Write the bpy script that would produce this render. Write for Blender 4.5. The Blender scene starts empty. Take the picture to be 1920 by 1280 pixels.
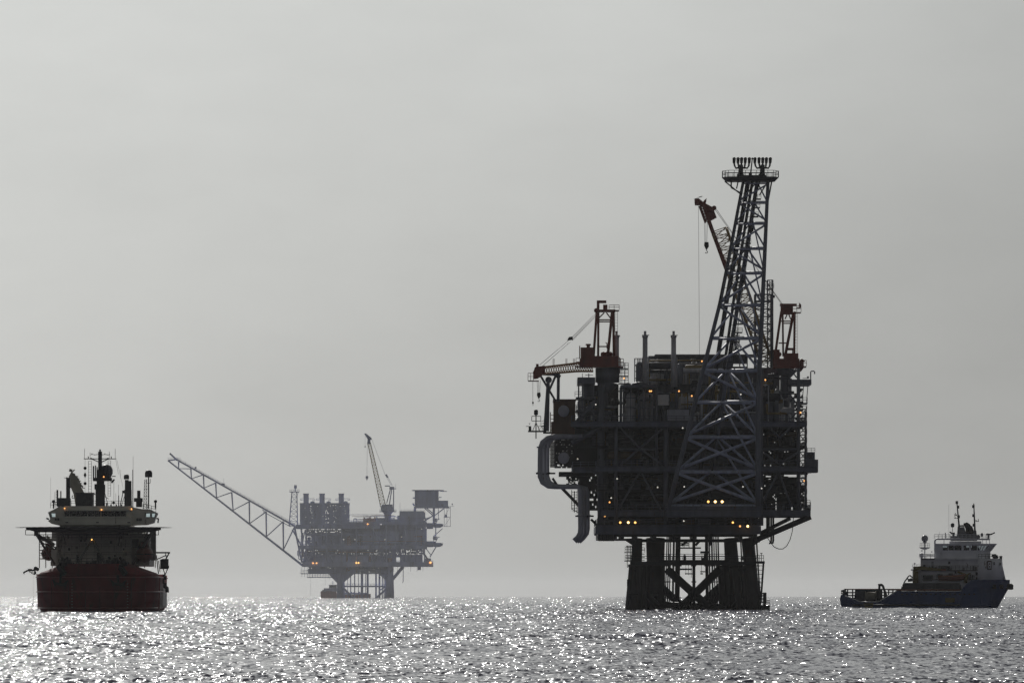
import bpy, math, random
import numpy as np
from mathutils import Vector, Matrix

random.seed(7)
SC = bpy.context.scene
COL = SC.collection
R = math.radians

# ------------------------------------------------------------------ camera
H = 2.89            # eye height above the water, metres
F = 13500.0         # focal length in pixels of the 1920-wide photograph
PXC, HORIZON = 960.0, 1117.0
cam_d = bpy.data.cameras.new('camera')
cam = bpy.data.objects.new('camera', cam_d)
COL.objects.link(cam)
cam.location = (0, 0, H)
cam.rotation_euler = (R(90), 0, 0)
cam_d.sensor_width = 36
cam_d.lens = F / 1920 * 36
cam_d.shift_y = (HORIZON - 640) / 1920
cam_d.clip_start = 1
cam_d.clip_end = 200000
SC.camera = cam

# ------------------------------------------------------------------ sky, sun, exposure
SUN_EL, SUN_AZ = R(26), R(-9.5)      # azimuth measured from the viewing direction, negative = left
world = bpy.data.worlds.new('World')
SC.world = world
world.use_nodes = True
nt = world.node_tree
bg = nt.nodes['Background']
sky = nt.nodes.new('ShaderNodeTexSky')
sky.sky_type = 'NISHITA'
sky.sun_disc = False
sky.sun_elevation = SUN_EL
sky.sun_rotation = SUN_AZ
sky.altitude = 0
sky.air_density = 1.0
sky.dust_density = 1.15
sky.ozone_density = 1.0
hsv = nt.nodes.new('ShaderNodeHueSaturation')
hsv.inputs['Saturation'].default_value = 0.08
nt.links.new(sky.outputs[0], hsv.inputs['Color'])
# thin high haze: a broad aureole round the sun, dimmer away from it
tcw = nt.nodes.new('ShaderNodeTexCoord')
dt = nt.nodes.new('ShaderNodeVectorMath'); dt.operation = 'DOT_PRODUCT'
nt.links.new(tcw.outputs['Generated'], dt.inputs[0])
dt.inputs[1].default_value = (math.sin(SUN_AZ) * math.cos(SUN_EL), math.cos(SUN_AZ) * math.cos(SUN_EL), math.sin(SUN_EL))
dv = nt.nodes.new('ShaderNodeMath'); dv.operation = 'DIVIDE'; dv.inputs[1].default_value = .897
nt.links.new(dt.outputs['Value'], dv.inputs[0])
mx0 = nt.nodes.new('ShaderNodeMath'); mx0.operation = 'MAXIMUM'; mx0.inputs[1].default_value = .99
nt.links.new(dv.outputs[0], mx0.inputs[0])
pw = nt.nodes.new('ShaderNodeMath'); pw.operation = 'POWER'; pw.inputs[1].default_value = 10
nt.links.new(mx0.outputs[0], pw.inputs[0])
mn0 = nt.nodes.new('ShaderNodeMath'); mn0.operation = 'MINIMUM'; mn0.inputs[1].default_value = 1.2
nt.links.new(pw.outputs[0], mn0.inputs[0])
ml = nt.nodes.new('ShaderNodeVectorMath'); ml.operation = 'SCALE'
nt.links.new(hsv.outputs[0], ml.inputs[0]); nt.links.new(mn0.outputs[0], ml.inputs['Scale'])
tn = nt.nodes.new('ShaderNodeVectorMath'); tn.operation = 'MULTIPLY'; tn.inputs[1].default_value = (.972, 1.0, .992)
nt.links.new(ml.outputs[0], tn.inputs[0])
cm = nt.nodes.new('ShaderNodeMapping'); cm.inputs['Scale'].default_value = (16, 16, 44)
nt.links.new(tcw.outputs['Generated'], cm.inputs[0])
cn = nt.nodes.new('ShaderNodeTexNoise'); cn.inputs['Scale'].default_value = 1; cn.inputs['Detail'].default_value = 5; cn.inputs['Roughness'].default_value = .6
nt.links.new(cm.outputs[0], cn.inputs['Vector'])
cr = nt.nodes.new('ShaderNodeMapRange'); cr.inputs[1].default_value = .3; cr.inputs[2].default_value = .7; cr.inputs[3].default_value = .95; cr.inputs[4].default_value = 1.05
nt.links.new(cn.outputs[0], cr.inputs[0])
cs = nt.nodes.new('ShaderNodeVectorMath'); cs.operation = 'SCALE'
nt.links.new(tn.outputs[0], cs.inputs[0]); nt.links.new(cr.outputs[0], cs.inputs['Scale'])
# a thin brighter cloud sheet that begins a few degrees up
sp = nt.nodes.new('ShaderNodeSeparateXYZ'); nt.links.new(tcw.outputs['Generated'], sp.inputs[0])
cl = nt.nodes.new('ShaderNodeMapRange'); cl.interpolation_type = 'SMOOTHSTEP'
cl.inputs[1].default_value = .03; cl.inputs[2].default_value = .09; cl.inputs[3].default_value = 1.0; cl.inputs[4].default_value = 1.27
nt.links.new(sp.outputs['Z'], cl.inputs[0])
c2 = nt.nodes.new('ShaderNodeVectorMath'); c2.operation = 'SCALE'
nt.links.new(cs.outputs[0], c2.inputs[0]); nt.links.new(cl.outputs[0], c2.inputs['Scale'])
nt.links.new(c2.outputs[0], bg.inputs['Color'])
bg.inputs['Strength'].default_value = 0.06

sun_d = bpy.data.lights.new('sun', 'SUN')
sun_d.energy = 4.6
sun_d.angle = R(0.5)
sun_d.color = (1.0, 0.975, 0.94)
sun = bpy.data.objects.new('sun', sun_d)
COL.objects.link(sun)
to_sun = Vector((math.sin(SUN_AZ) * math.cos(SUN_EL), math.cos(SUN_AZ) * math.cos(SUN_EL), math.sin(SUN_EL)))
sun.rotation_euler = to_sun.to_track_quat('Z', 'Y').to_euler()

SC.view_settings.view_transform = 'Standard'
SC.view_settings.look = 'None'
SC.view_settings.gamma = 1
SC.view_settings.exposure = -1.76
SC.render.engine = 'CYCLES'
SC.cycles.use_denoising = True
SC.cycles.denoising_prefilter = 'NONE'
SC.cycles.use_adaptive_sampling = False
SC.cycles.max_bounces = 6
SC.cycles.volume_bounces = 1
SC.cycles.sample_clamp_indirect = 4

# ------------------------------------------------------------------ helpers
def tag(o, label=None, cat=None, group=None, kind=None):
    if label: o['label'] = label
    if cat: o['category'] = cat
    if group: o['group'] = group
    if kind: o['kind'] = kind
    return o


def empty(name, loc, rz=0.0, label=None, cat=None, group=None):
    o = bpy.data.objects.new(name, None)
    COL.objects.link(o)
    o.location = loc
    o.rotation_euler = (0, 0, rz)
    o.empty_display_size = 2
    return tag(o, label, cat, group)


def W(px, py, d):
    """photo pixel -> world point at distance d"""
    return Vector(((px - PXC) * d / F, d, H + (HORIZON - py) * d / F))


class MB:
    """collects shapes and links them as ONE mesh object"""
    def __init__(s):
        s.v, s.f, s.sm, s.mi = [], [], [], []
        s.cur = 0

    def _add(s, vs, fs, smooth=False):
        n = len(s.v)
        s.v.extend(tuple(q) for q in vs)
        s.f.extend(tuple(n + i for i in f) for f in fs)
        s.sm.extend([smooth] * len(fs))
        s.mi.extend([s.cur] * len(fs))
        return s

    def box(s, x0, x1, y0, y1, z0, z1):
        if x0 > x1: x0, x1 = x1, x0
        if y0 > y1: y0, y1 = y1, y0
        if z0 > z1: z0, z1 = z1, z0
        vs = [(x0, y0, z0), (x1, y0, z0), (x1, y1, z0), (x0, y1, z0), (x0, y0, z1), (x1, y0, z1), (x1, y1, z1), (x0, y1, z1)]
        return s._add(vs, [(0, 3, 2, 1), (4, 5, 6, 7), (0, 1, 5, 4), (1, 2, 6, 5), (2, 3, 7, 6), (3, 0, 4, 7)])

    def hexa(s, lo, hi):
        """lo, hi: four corners each, counter-clockwise seen from above"""
        return s._add(list(lo) + list(hi), [(3, 2, 1, 0), (4, 5, 6, 7), (0, 1, 5, 4), (1, 2, 6, 5), (2, 3, 7, 6), (3, 0, 4, 7)])

    def beam(s, p, q, w, h=None):
        p, q = Vector(p), Vector(q)
        h = h or w
        d = q - p
        if d.length < 1e-6: return s
        d.normalize()
        up = Vector((0, 0, 1)) if abs(d.z) < .98 else Vector((0, 1, 0))
        a = d.cross(up).normalized() * (w / 2)
        b = a.cross(d).normalized() * (h / 2)
        return s._add([p - a - b, p + a - b, p + a + b, p - a + b, q - a - b, q + a - b, q + a + b, q - a + b],
                      [(0, 3, 2, 1), (4, 5, 6, 7), (0, 1, 5, 4), (1, 2, 6, 5), (2, 3, 7, 6), (3, 0, 4, 7)])

    def tube(s, p, q, r, r2=None, n=8):
        p, q = Vector(p), Vector(q)
        r2 = r if r2 is None else r2
        d = q - p
        if d.length < 1e-6: return s
        d.normalize()
        up = Vector((0, 0, 1)) if abs(d.z) < .98 else Vector((0, 1, 0))
        a = d.cross(up).normalized()
        b = a.cross(d).normalized()
        vs = []
        for c, rr in ((p, r), (q, r2)):
            for k in range(n):
                t = 2 * math.pi * k / n
                vs.append(c + a * (rr * math.cos(t)) + b * (rr * math.sin(t)))
        s._add(vs, [(k, (k + 1) % n, n + (k + 1) % n, n + k) for k in range(n)], True)
        m = len(s.v) - 2 * n
        s.f.append(tuple(m + k for k in reversed(range(n)))); s.sm.append(False); s.mi.append(s.cur)
        s.f.append(tuple(m + n + k for k in range(n))); s.sm.append(False); s.mi.append(s.cur)
        return s

    def path(s, pts, r, n=8):
        """bent pipe swept along points"""
        pts = [Vector(p) for p in pts]
        m = len(pts)
        vs = []
        ref = None
        for i, p in enumerate(pts):
            d = ((pts[min(i + 1, m - 1)] - pts[max(i - 1, 0)])).normalized()
            if ref is None:
                up = Vector((0, 0, 1)) if abs(d.z) < .9 else Vector((0, 1, 0))
                a = d.cross(up).normalized()
            else:
                a = (ref - d * ref.dot(d)).normalized()
            ref = a
            b = a.cross(d).normalized()
            rr = r[i] if isinstance(r, (list, tuple)) else r
            for k in range(n):
                t = 2 * math.pi * k / n
                vs.append(p + a * (rr * math.cos(t)) + b * (rr * math.sin(t)))
        fs = [(i * n + k, i * n + (k + 1) % n, (i + 1) * n + (k + 1) % n, (i + 1) * n + k) for i in range(m - 1) for k in range(n)]
        s._add(vs, fs, True)
        b0 = len(s.v) - m * n
        s.f.append(tuple(b0 + k for k in reversed(range(n)))); s.sm.append(False); s.mi.append(s.cur)
        s.f.append(tuple(b0 + (m - 1) * n + k for k in range(n))); s.sm.append(False); s.mi.append(s.cur)
        return s

    def lathe(s, prof, c, n=16, axis='z'):
        c = Vector(c)
        vs = []
        for r, z in prof:
            for k in range(n):
                t = 2 * math.pi * k / n
                x, y = r * math.cos(t), r * math.sin(t)
                o = {'z': (x, y, z), 'y': (x, z, y), 'x': (z, x, y)}[axis]
                vs.append(c + Vector(o))
        m = len(prof)
        fs = [(i * n + k, i * n + (k + 1) % n, (i + 1) * n + (k + 1) % n, (i + 1) * n + k) for i in range(m - 1) for k in range(n)]
        s._add(vs, fs, True)
        b0 = len(s.v) - m * n
        s.f.append(tuple(b0 + k for k in reversed(range(n)))); s.sm.append(False); s.mi.append(s.cur)
        s.f.append(tuple(b0 + (m - 1) * n + k for k in range(n))); s.sm.append(False); s.mi.append(s.cur)
        return s

    def ball(s, c, r, n=12, sz=1.0):
        prof = [(max(1e-3, r * math.sin(math.pi * i / 8)), -r * sz * math.cos(math.pi * i / 8)) for i in range(9)]
        return s.lathe(prof, c, n)

    def prism(s, poly, y0, y1):
        """poly: (x, z) outline, extruded along y"""
        n = len(poly)
        vs = [(x, y0, z) for x, z in poly] + [(x, y1, z) for x, z in poly]
        fs = [tuple(range(n)), tuple(reversed(range(n, 2 * n)))] + [(i, n + i, n + (i + 1) % n, (i + 1) % n) for i in range(n)]
        return s._add(vs, fs)

    def slab(s, poly, z0, z1):
        """poly: (x, y) outline, extruded along z"""
        n = len(poly)
        vs = [(x, y, z0) for x, y in poly] + [(x, y, z1) for x, y in poly]
        fs = [tuple(reversed(range(n))), tuple(range(n, 2 * n))] + [(i, (i + 1) % n, n + (i + 1) % n, n + i) for i in range(n)]
        return s._add(vs, fs)

    def loft(s, rings, smooth=True, cap=True):
        n = len(rings[0])
        vs = [p for r in rings for p in r]
        m = len(rings)
        s._add(vs, [(i * n + k, i * n + (k + 1) % n, (i + 1) * n + (k + 1) % n, (i + 1) * n + k) for i in range(m - 1) for k in range(n)], smooth)
        if cap:
            b0 = len(s.v) - m * n
            s.f.append(tuple(b0 + k for k in reversed(range(n)))); s.sm.append(False); s.mi.append(s.cur)
            s.f.append(tuple(b0 + (m - 1) * n + k for k in range(n))); s.sm.append(False); s.mi.append(s.cur)
        return s

    def flecked(s, x0, x1, y0, y1, z0, z1, cell, frac, seed, cellz=None):
        """wall of plates, ducts and cable trays that leaves small chinks of daylight"""
        r = random.Random(seed)
        nx, nz = max(1, round((x1 - x0) / cell)), max(1, round((z1 - z0) / (cellz or cell)))
        for j in range(nz):
            za, zb = z0 + (z1 - z0) * j / nz, z0 + (z1 - z0) * (j + 1) / nz
            f = frac * r.choice((.1, .5, 1, 2.2))
            run = None
            for i in range(nx + 1):
                solid = i < nx and r.random() > f
                if solid and run is None: run = i
                if not solid and run is not None:
                    o = r.uniform(0, .15)
                    s.box(x0 + (x1 - x0) * run / nx, x0 + (x1 - x0) * i / nx, y0 - o, y1 + o, za, zb)
                    run = None
        return s

    def rail(s, pts, h=1.1, r=.035, step=2.0, mid=True):
        pts = [Vector(p) for p in pts]
        for p, q in zip(pts, pts[1:]):
            L = (q - p).length
            k = max(1, round(L / step))
            for i in range(k + 1):
                c = p.lerp(q, i / k)
                s.beam(c, c + Vector((0, 0, h)), 2 * r)
            for hh in ((h, h * .55) if mid else (h,)):
                s.beam(p + Vector((0, 0, hh)), q + Vector((0, 0, hh)), 2 * r)
        return s

    def ladder(s, p, q, w=.6, r=.03, step=.5, side=(1, 0, 0)):
        p, q, sd = Vector(p), Vector(q), Vector(side) * (w / 2)
        s.beam(p - sd, q - sd, 2 * r).beam(p + sd, q + sd, 2 * r)
        k = max(2, int((q - p).length / step))
        for i in range(k + 1):
            c = p.lerp(q, i / k)
            s.beam(c - sd, c + sd, 1.4 * r)
        return s

    def lattice(s, a, b, wa, wb, bays, rc, rb, ha=None, hb=None, side=None):
        """four-chord lattice boom or mast from a to b"""
        a, b = Vector(a), Vector(b)
        d = (b - a).normalized()
        u = Vector(side).normalized() if side else d.cross(Vector((0, 1, 0))).normalized()
        u = (u - d * u.dot(d)).normalized()
        w = d.cross(u).normalized()
        ha, hb = ha or wa, hb or wb
        def ring(t):
            c = a.lerp(b, t)
            x, y = (wa + (wb - wa) * t) / 2, (ha + (hb - ha) * t) / 2
            return [c + u * x + w * y, c - u * x + w * y, c - u * x - w * y, c + u * x - w * y]
        rs = [ring(i / bays) for i in range(bays + 1)]
        for k in range(4):
            s.tube(rs[0][k], rs[-1][k], rc, n=6)
        for i in range(bays + 1):
            for k in range(4):
                s.beam(rs[i][k], rs[i][(k + 1) % 4], rb * 1.6)
                if i < bays:
                    p, q = (k, (k + 1) % 4) if i % 2 == 0 else ((k + 1) % 4, k)
                    s.beam(rs[i][p], rs[i + 1][q], rb * 1.6)
        return s

    def build(s, name, mat, parent=None, label=None):
        me = bpy.data.meshes.new(name)
        me.from_pydata(s.v, [], s.f)
        mats = mat if isinstance(mat, (list, tuple)) else [mat]
        for m in mats: me.materials.append(m)
        me.polygons.foreach_set('use_smooth', s.sm)
        me.polygons.foreach_set('material_index', s.mi)
        me.update()
        o = bpy.data.objects.new(name, me)
        COL.objects.link(o)
        if parent is not None: o.parent = parent
        if label: o['label'] = label
        return o


def nodes_of(name):
    m = bpy.data.materials.new(name)
    m.use_nodes = True
    t = m.node_tree
    return m, t, t.nodes['Principled BSDF']


def paint(name, col, rough=.5, var=.35, rust=.0, scale=.6, metal=0.0, rustcol=(.10, .045, .02)):
    """weathered paint: blotchy tone, vertical streaks, optional rust patches"""
    m, t, b = nodes_of(name)
    N, L = t.nodes, t.links
    tc = N.new('ShaderNodeTexCoord')
    mp = N.new('ShaderNodeMapping'); mp.inputs['Scale'].default_value = (1, 1, .25)
    L.new(tc.outputs['Object'], mp.inputs[0])
    n1 = N.new('ShaderNodeTexNoise'); n1.inputs['Scale'].default_value = scale; n1.inputs['Detail'].default_value = 8
    L.new(mp.outputs[0], n1.inputs['Vector'])
    r1 = N.new('ShaderNodeMapRange'); r1.inputs[1].default_value = .3; r1.inputs[2].default_value = .7
    r1.inputs[3].default_value = 1 - var; r1.inputs[4].default_value = 1 + var
    L.new(n1.outputs[0], r1.inputs[0])
    mx = N.new('ShaderNodeMix'); mx.data_type = 'RGBA'; mx.blend_type = 'MULTIPLY'; mx.inputs[0].default_value = 1
    mx.inputs[6].default_value = (*col, 1)
    L.new(r1.outputs[0], mx.inputs[7])
    out = mx.outputs[2]
    if rust > 0:
        n2 = N.new('ShaderNodeTexNoise'); n2.inputs['Scale'].default_value = scale * 2.3; n2.inputs['Detail'].default_value = 10; n2.inputs['Roughness'].default_value = .7
        L.new(mp.outputs[0], n2.inputs['Vector'])
        r2 = N.new('ShaderNodeMapRange'); r2.inputs[1].default_value = .62 - rust * .25; r2.inputs[2].default_value = .72 - rust * .2
        L.new(n2.outputs[0], r2.inputs[0])
        m2 = N.new('ShaderNodeMix'); m2.data_type = 'RGBA'
        L.new(r2.outputs[0], m2.inputs[0]); L.new(out, m2.inputs[6]); m2.inputs[7].default_value = (*rustcol, 1)
        out = m2.outputs[2]
    L.new(out, b.inputs['Base Color'])
    rr = N.new('ShaderNodeMapRange'); rr.inputs[3].default_value = max(.05, rough - .12); rr.inputs[4].default_value = min(1, rough + .15)
    L.new(n1.outputs[0], rr.inputs[0]); L.new(rr.outputs[0], b.inputs['Roughness'])
    b.inputs['Metallic'].default_value = metal
    return m


def clear_glass(name, tint):
    m, t, b = nodes_of(name)
    tr = t.nodes.new('ShaderNodeBsdfTransparent'); tr.inputs[0].default_value = (*tint, 1)
    gl = t.nodes.new('ShaderNodeBsdfGlossy'); gl.inputs['Roughness'].default_value = .05
    fr = t.nodes.new('ShaderNodeFresnel'); fr.inputs[0].default_value = 1.5
    mx = t.nodes.new('ShaderNodeMixShader')
    t.links.new(fr.outputs[0], mx.inputs[0]); t.links.new(tr.outputs[0], mx.inputs[1]); t.links.new(gl.outputs[0], mx.inputs[2])
    t.links.new(mx.outputs[0], t.nodes['Material Output'].inputs[0])
    t.nodes.remove(b)
    return m


def lamp_mat(name, col, strength):
    m, t, b = nodes_of(name)
    b.inputs['Base Color'].default_value = (.8, .7, .5, 1)
    b.inputs['Emission Color'].default_value = (*col, 1)
    b.inputs['Emission Strength'].default_value = strength
    m.cycles.emission_sampling = 'NONE'
    return m

# ------------------------------------------------------------------ sea
SEA_BACK, SEA_FRONT, SEA_MIX = .005, .36, .262
SEA_ROUGH, SEA_LAM, SEA_EXP, SEA_STRETCH, SEA_SLOPE = .07, .22, .46, 2.4, 2.45


def sea_material():
    """water: slope noise added to the wave normals; ripple size follows the wave size of each range"""
    m, t, b = nodes_of('sea_water')
    N, L = t.nodes, t.links
    b.inputs['Base Color'].default_value = (.055, .05, .13, 1)
    b.inputs['Roughness'].default_value = SEA_ROUGH
    b.inputs['IOR'].default_value = 1.333
    tc = N.new('ShaderNodeTexCoord')
    ln = N.new('ShaderNodeVectorMath'); ln.operation = 'LENGTH'
    L.new(tc.outputs['Object'], ln.inputs[0])
    geo = N.new('ShaderNodeNewGeometry')
    acc = geo.outputs['Normal']
    # wavelength of the ripples (m), range where they carry the slope: (centre of log2 distance)
    lvl = N.new('ShaderNodeMath'); lvl.operation = 'LOGARITHM'; lvl.inputs[1].default_value = 2
    L.new(ln.outputs['Value'], lvl.inputs[0])
    # wind patches: livelier and calmer water
    pm = N.new('ShaderNodeMapping'); pm.inputs['Scale'].default_value = (1 / 9, 1 / 45, 1); L.new(tc.outputs['Object'], pm.inputs[0])
    pn = N.new('ShaderNodeTexNoise'); pn.inputs['Scale'].default_value = 1; pn.inputs['Detail'].default_value = 4; L.new(pm.outputs[0], pn.inputs['Vector'])
    pr = N.new('ShaderNodeMapRange'); pr.inputs[1].default_value = .3; pr.inputs[2].default_value = .7; pr.inputs[3].default_value = SEA_SLOPE * .62; pr.inputs[4].default_value = SEA_SLOPE * 1.4
    L.new(pn.outputs[0], pr.inputs[0])
    for k in range(5):
        lam = SEA_LAM * 2 ** (SEA_EXP * k)
        mp = N.new('ShaderNodeMapping'); mp.inputs['Scale'].default_value = (1 / lam, 1 / (lam * SEA_STRETCH), 1 / lam)
        mp.inputs['Location'].default_value = (3.7 * k, 9.1 * k, 0); mp.inputs['Rotation'].default_value = (0, 0, .12 * k - .2)
        L.new(tc.outputs['Object'], mp.inputs[0])
        nz = N.new('ShaderNodeTexNoise'); nz.inputs['Scale'].default_value = 1; nz.inputs['Detail'].default_value = 1.5
        L.new(mp.outputs[0], nz.inputs['Vector'])
        c = math.log2(240) + k
        w = N.new('ShaderNodeMath'); w.operation = 'SUBTRACT'; L.new(lvl.outputs[0], w.inputs[0]); w.inputs[1].default_value = c
        if k == 0: w2 = N.new('ShaderNodeMath'); w2.operation = 'MAXIMUM'; L.new(w.outputs[0], w2.inputs[0]); w2.inputs[1].default_value = 0
        elif k == 4: w2 = N.new('ShaderNodeMath'); w2.operation = 'MINIMUM'; L.new(w.outputs[0], w2.inputs[0]); w2.inputs[1].default_value = 0
        else: w2 = w
        ab = N.new('ShaderNodeMath'); ab.operation = 'ABSOLUTE'; L.new(w2.outputs[0], ab.inputs[0])
        su = N.new('ShaderNodeMath'); su.operation = 'SUBTRACT'; su.use_clamp = True; su.inputs[0].default_value = 1; L.new(ab.outputs[0], su.inputs[1])
        sl = N.new('ShaderNodeMath'); sl.operation = 'MULTIPLY'; L.new(su.outputs[0], sl.inputs[0]); L.new(pr.outputs[0], sl.inputs[1])
        v = N.new('ShaderNodeVectorMath'); v.operation = 'SUBTRACT'; L.new(nz.outputs['Color'], v.inputs[0]); v.inputs[1].default_value = (.5, .5, .5)
        v2 = N.new('ShaderNodeVectorMath'); v2.operation = 'MULTIPLY'; L.new(v.outputs[0], v2.inputs[0]); v2.inputs[1].default_value = (1, 1, 0)
        v3 = N.new('ShaderNodeVectorMath'); v3.operation = 'SCALE'; L.new(v2.outputs[0], v3.inputs[0]); L.new(sl.outputs[0], v3.inputs['Scale'])
        ad = N.new('ShaderNodeVectorMath'); ad.operation = 'ADD'; L.new(acc, ad.inputs[0]); L.new(v3.outputs[0], ad.inputs[1])
        acc = ad.outputs[0]
    # facets turned away from the swell direction are hidden behind the crests: keep the slopes that face the wind side
    lim = N.new('ShaderNodeVectorMath'); lim.operation = 'MINIMUM'; lim.inputs[1].default_value = (10, SEA_BACK, 10)
    L.new(acc, lim.inputs[0])
    no = N.new('ShaderNodeVectorMath'); no.operation = 'NORMALIZE'; lm2 = N.new('ShaderNodeVectorMath'); lm2.operation = 'MAXIMUM'; lm2.inputs[1].default_value = (-10, -SEA_FRONT, -10)
    L.new(lim.outputs[0], lm2.inputs[0]); L.new(lm2.outputs[0], no.inputs[0])
    L.new(no.outputs[0], b.inputs['Normal'])
    # capillary ripples: part of the surface is slightly rougher
    b2 = N.new('ShaderNodeBsdfPrincipled'); b2.inputs['Roughness'].default_value = .277; b2.inputs['IOR'].default_value = 1.333
    b2.inputs['Base Color'].default_value = b.inputs['Base Color'].default_value[:]
    L.new(no.outputs[0], b2.inputs['Normal'])
    mxs = N.new('ShaderNodeMixShader'); mxs.inputs[0].default_value = SEA_MIX
    L.new(b.outputs[0], mxs.inputs[1]); L.new(b2.outputs[0], mxs.inputs[2]); L.new(mxs.outputs[0], N['Material Output'].inputs['Surface'])
    return m


def sea():
    rng = np.random.default_rng(3)
    half = R(5.6)
    dense = np.linspace(-half, half, 900)
    side = np.radians(np.array([5.9, 6.4, 7.2, 8.5, 10, 12.5, 16, 21, 28, 37, 48, 60, 75, 90, 110, 130, 155]))
    ang = np.concatenate([-side[::-1], dense, side, [math.pi]])
    rows = [2.0, 12, 40, 90, 140]
    r = 180.0
    while r < 70000:
        rows.append(r)
        r *= 1.0010 if r < 2600 else (1.004 if r < 6000 else 1.05)
    rad = np.array(rows)
    A, D = np.meshgrid(ang, rad)
    X, Y = D * np.sin(A), D * np.cos(A)
    Z = np.zeros_like(X)
    # wave field: octaves whose wavelengths grow with distance, so that every range shows resolved crests
    lod = np.clip(np.log2(np.maximum(rad, 1) / 240.0), 0, 3.4)
    for k in range(5):
        w = np.clip(1 - np.abs(lod - k), 0, 1)
        idx = np.nonzero(w > 0)[0]
        if len(idx) == 0: continue
        s = 2 ** (0.62 * k)
        x, y = X[idx], Y[idx]
        z = np.zeros_like(x)
        for i in range(46):
            lam = .55 * (6.5 / .55) ** rng.random() * s
            th = rng.normal(0, .75) + R(25)
            slope = (.026 if k == 0 else .034) if lam < 2.5 * s else (.014 if k == 0 else .022)
            amp = slope * lam / (2 * math.pi)
            kx, ky = 2 * math.pi / lam * math.sin(th), 2 * math.pi / lam * math.cos(th)
            ph = kx * x + ky * y + rng.random() * 6.283
            z += amp * (np.sin(ph) + .22 * np.cos(2 * ph))
        g = np.zeros_like(x)                       # gusts: patches of livelier and calmer water
        for i in range(7):
            lam = rng.uniform(14, 60) * s; th = rng.normal(0, .8)
            g += np.sin(2 * math.pi / lam * (math.sin(th) * x + math.cos(th) * y) + rng.random() * 6.283)
        z *= np.clip(.95 + .16 * g, .45, 1.5)
        Z[idx] += z * w[idx][:, None]
    fade = np.clip((rad - 140) / 40, 0, 1) * np.clip(1.4 - rad / 9000, 0, 1)
    Z *= fade[:, None]
    edge = np.clip((R(5.75) - np.abs(ang)) / R(.3), 0, 1)
    Z *= edge[None, :]
    nr, nc = X.shape
    co = np.stack([X, Y, Z], -1).reshape(-1, 3).astype(np.float32)
    i, j = np.meshgrid(np.arange(nr - 1), np.arange(nc - 1), indexing='ij')
    a = (i * nc + j).ravel()
    q = np.stack([a, a + 1, a + 1 + nc, a + nc], -1)
    # close the seam behind the camera and the centre
    i = np.arange(nr - 1); a = i * nc
    # last column is at +180 degrees: join it to the first column
    q = np.concatenate([q, np.stack([a + nc - 1, a, a + nc, a + 2 * nc - 1], -1)]).astype(np.int32)
    nf = len(q)
    me = bpy.data.meshes.new('sea')
    me.vertices.add(len(co)); me.vertices.foreach_set('co', co.ravel())
    me.loops.add(nf * 4); me.loops.foreach_set('vertex_index', q.ravel())
    me.polygons.add(nf)
    me.polygons.foreach_set('loop_start', np.arange(nf, dtype=np.int32) * 4)
    me.polygons.foreach_set('use_smooth', np.ones(nf, dtype=bool))
    me.materials.append(sea_material())
    me.update(calc_edges=True)
    o = bpy.data.objects.new('sea', me)
    COL.objects.link(o)
    tag(o, kind='structure')
    return o

sea()

# ------------------------------------------------------------------ haze
def haze():
    m = bpy.data.materials.new('haze_air'); m.use_nodes = True
    t = m.node_tree
    t.nodes.remove(t.nodes['Principled BSDF'])
    v = t.nodes.new('ShaderNodeVolumePrincipled')
    v.inputs['Color'].default_value = (.96, .975, .975, 1)
    v.inputs['Density'].default_value = 1.35e-5
    v.inputs['Anisotropy'].default_value = .6
    t.links.new(v.outputs[0], t.nodes['Material Output'].inputs['Volume'])
    o = MB().box(-75000, 75000, -75000, 75000, -3, 150).build('haze', m)
    tag(o, kind='stuff')

haze()
# ------------------------------------------------------------------ paints
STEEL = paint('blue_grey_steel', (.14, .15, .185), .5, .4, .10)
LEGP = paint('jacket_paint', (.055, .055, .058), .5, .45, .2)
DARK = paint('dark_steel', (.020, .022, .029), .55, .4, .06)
GIRDER = paint('girder_paint', (.125, .14, .20), .45, .3, .08)
PIPE = paint('pipe_grey', (.56, .56, .58), .35, .3, .05)
DUCT = paint('duct_grey', (.46, .47, .52), .35, .25, .04)
OCHRE = paint('ochre_paint', (.28, .19, .055), .5, .4, .15)
RUST = paint('rust_red_primer', (.17, .085, .045), .6, .4, .2)
CRED = paint('crane_red', (.24, .040, .020), .42, .3, .08)
CYEL = paint('crane_yellow', (.46, .30, .10), .42, .25, .06)
PALE = paint('pale_panel', (.72, .72, .69), .45, .2, .06)
TOWER = paint('tower_paint', (.42, .46, .60), .38, .3, .08)
SHADE = paint('interior_shade_black', (.016, .017, .020), .8, .3)  # near-black, so the inner walls carry the interior shade in their colour
BLACK = paint('black_rubber', (.012, .012, .014), .6, .3)
CABLE = paint('wire_rope', (.05, .05, .055), .5, .2)
AMBER = lamp_mat('amber_lamp', (1.0, .50, .13), 9)
WARM = lamp_mat('warm_lamp', (1.0, .62, .24), 14)
ORANGE = lamp_mat('orange_lamp', (1.0, .42, .12), 7)
WLAMP = lamp_mat('white_lamp', (1.0, .93, .82), 3.5)
GLASS = paint('dark_window', (.010, .012, .016), .12, .1)


class Frame:
    """measures points of one structure from the photograph at a known distance"""
    def __init__(s, px0, D):
        s.D, s.x0 = D, (px0 - PXC) * D / F
        s.m = D / F                      # metres per photo pixel
        s.loc = (s.x0, D, 0)

    def __call__(s, px, py, dy=0.0):
        w = W(px, py, s.D + dy)
        return Vector((w.x - s.x0, dy, w.z))

    def X(s, px, dy=0.0): return s(px, 0, dy).x

    def Z(s, py, dy=0.0): return s(0, py, dy).z

    def box(s, mb, px0, px1, py0, py1, d0, d1):
        """box whose front face covers these photo pixels"""
        mb.box(s.X(px0, d0), s.X(px1, d0), d0, d1, s.Z(py0, d0), s.Z(py1, d0))
        return mb


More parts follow.
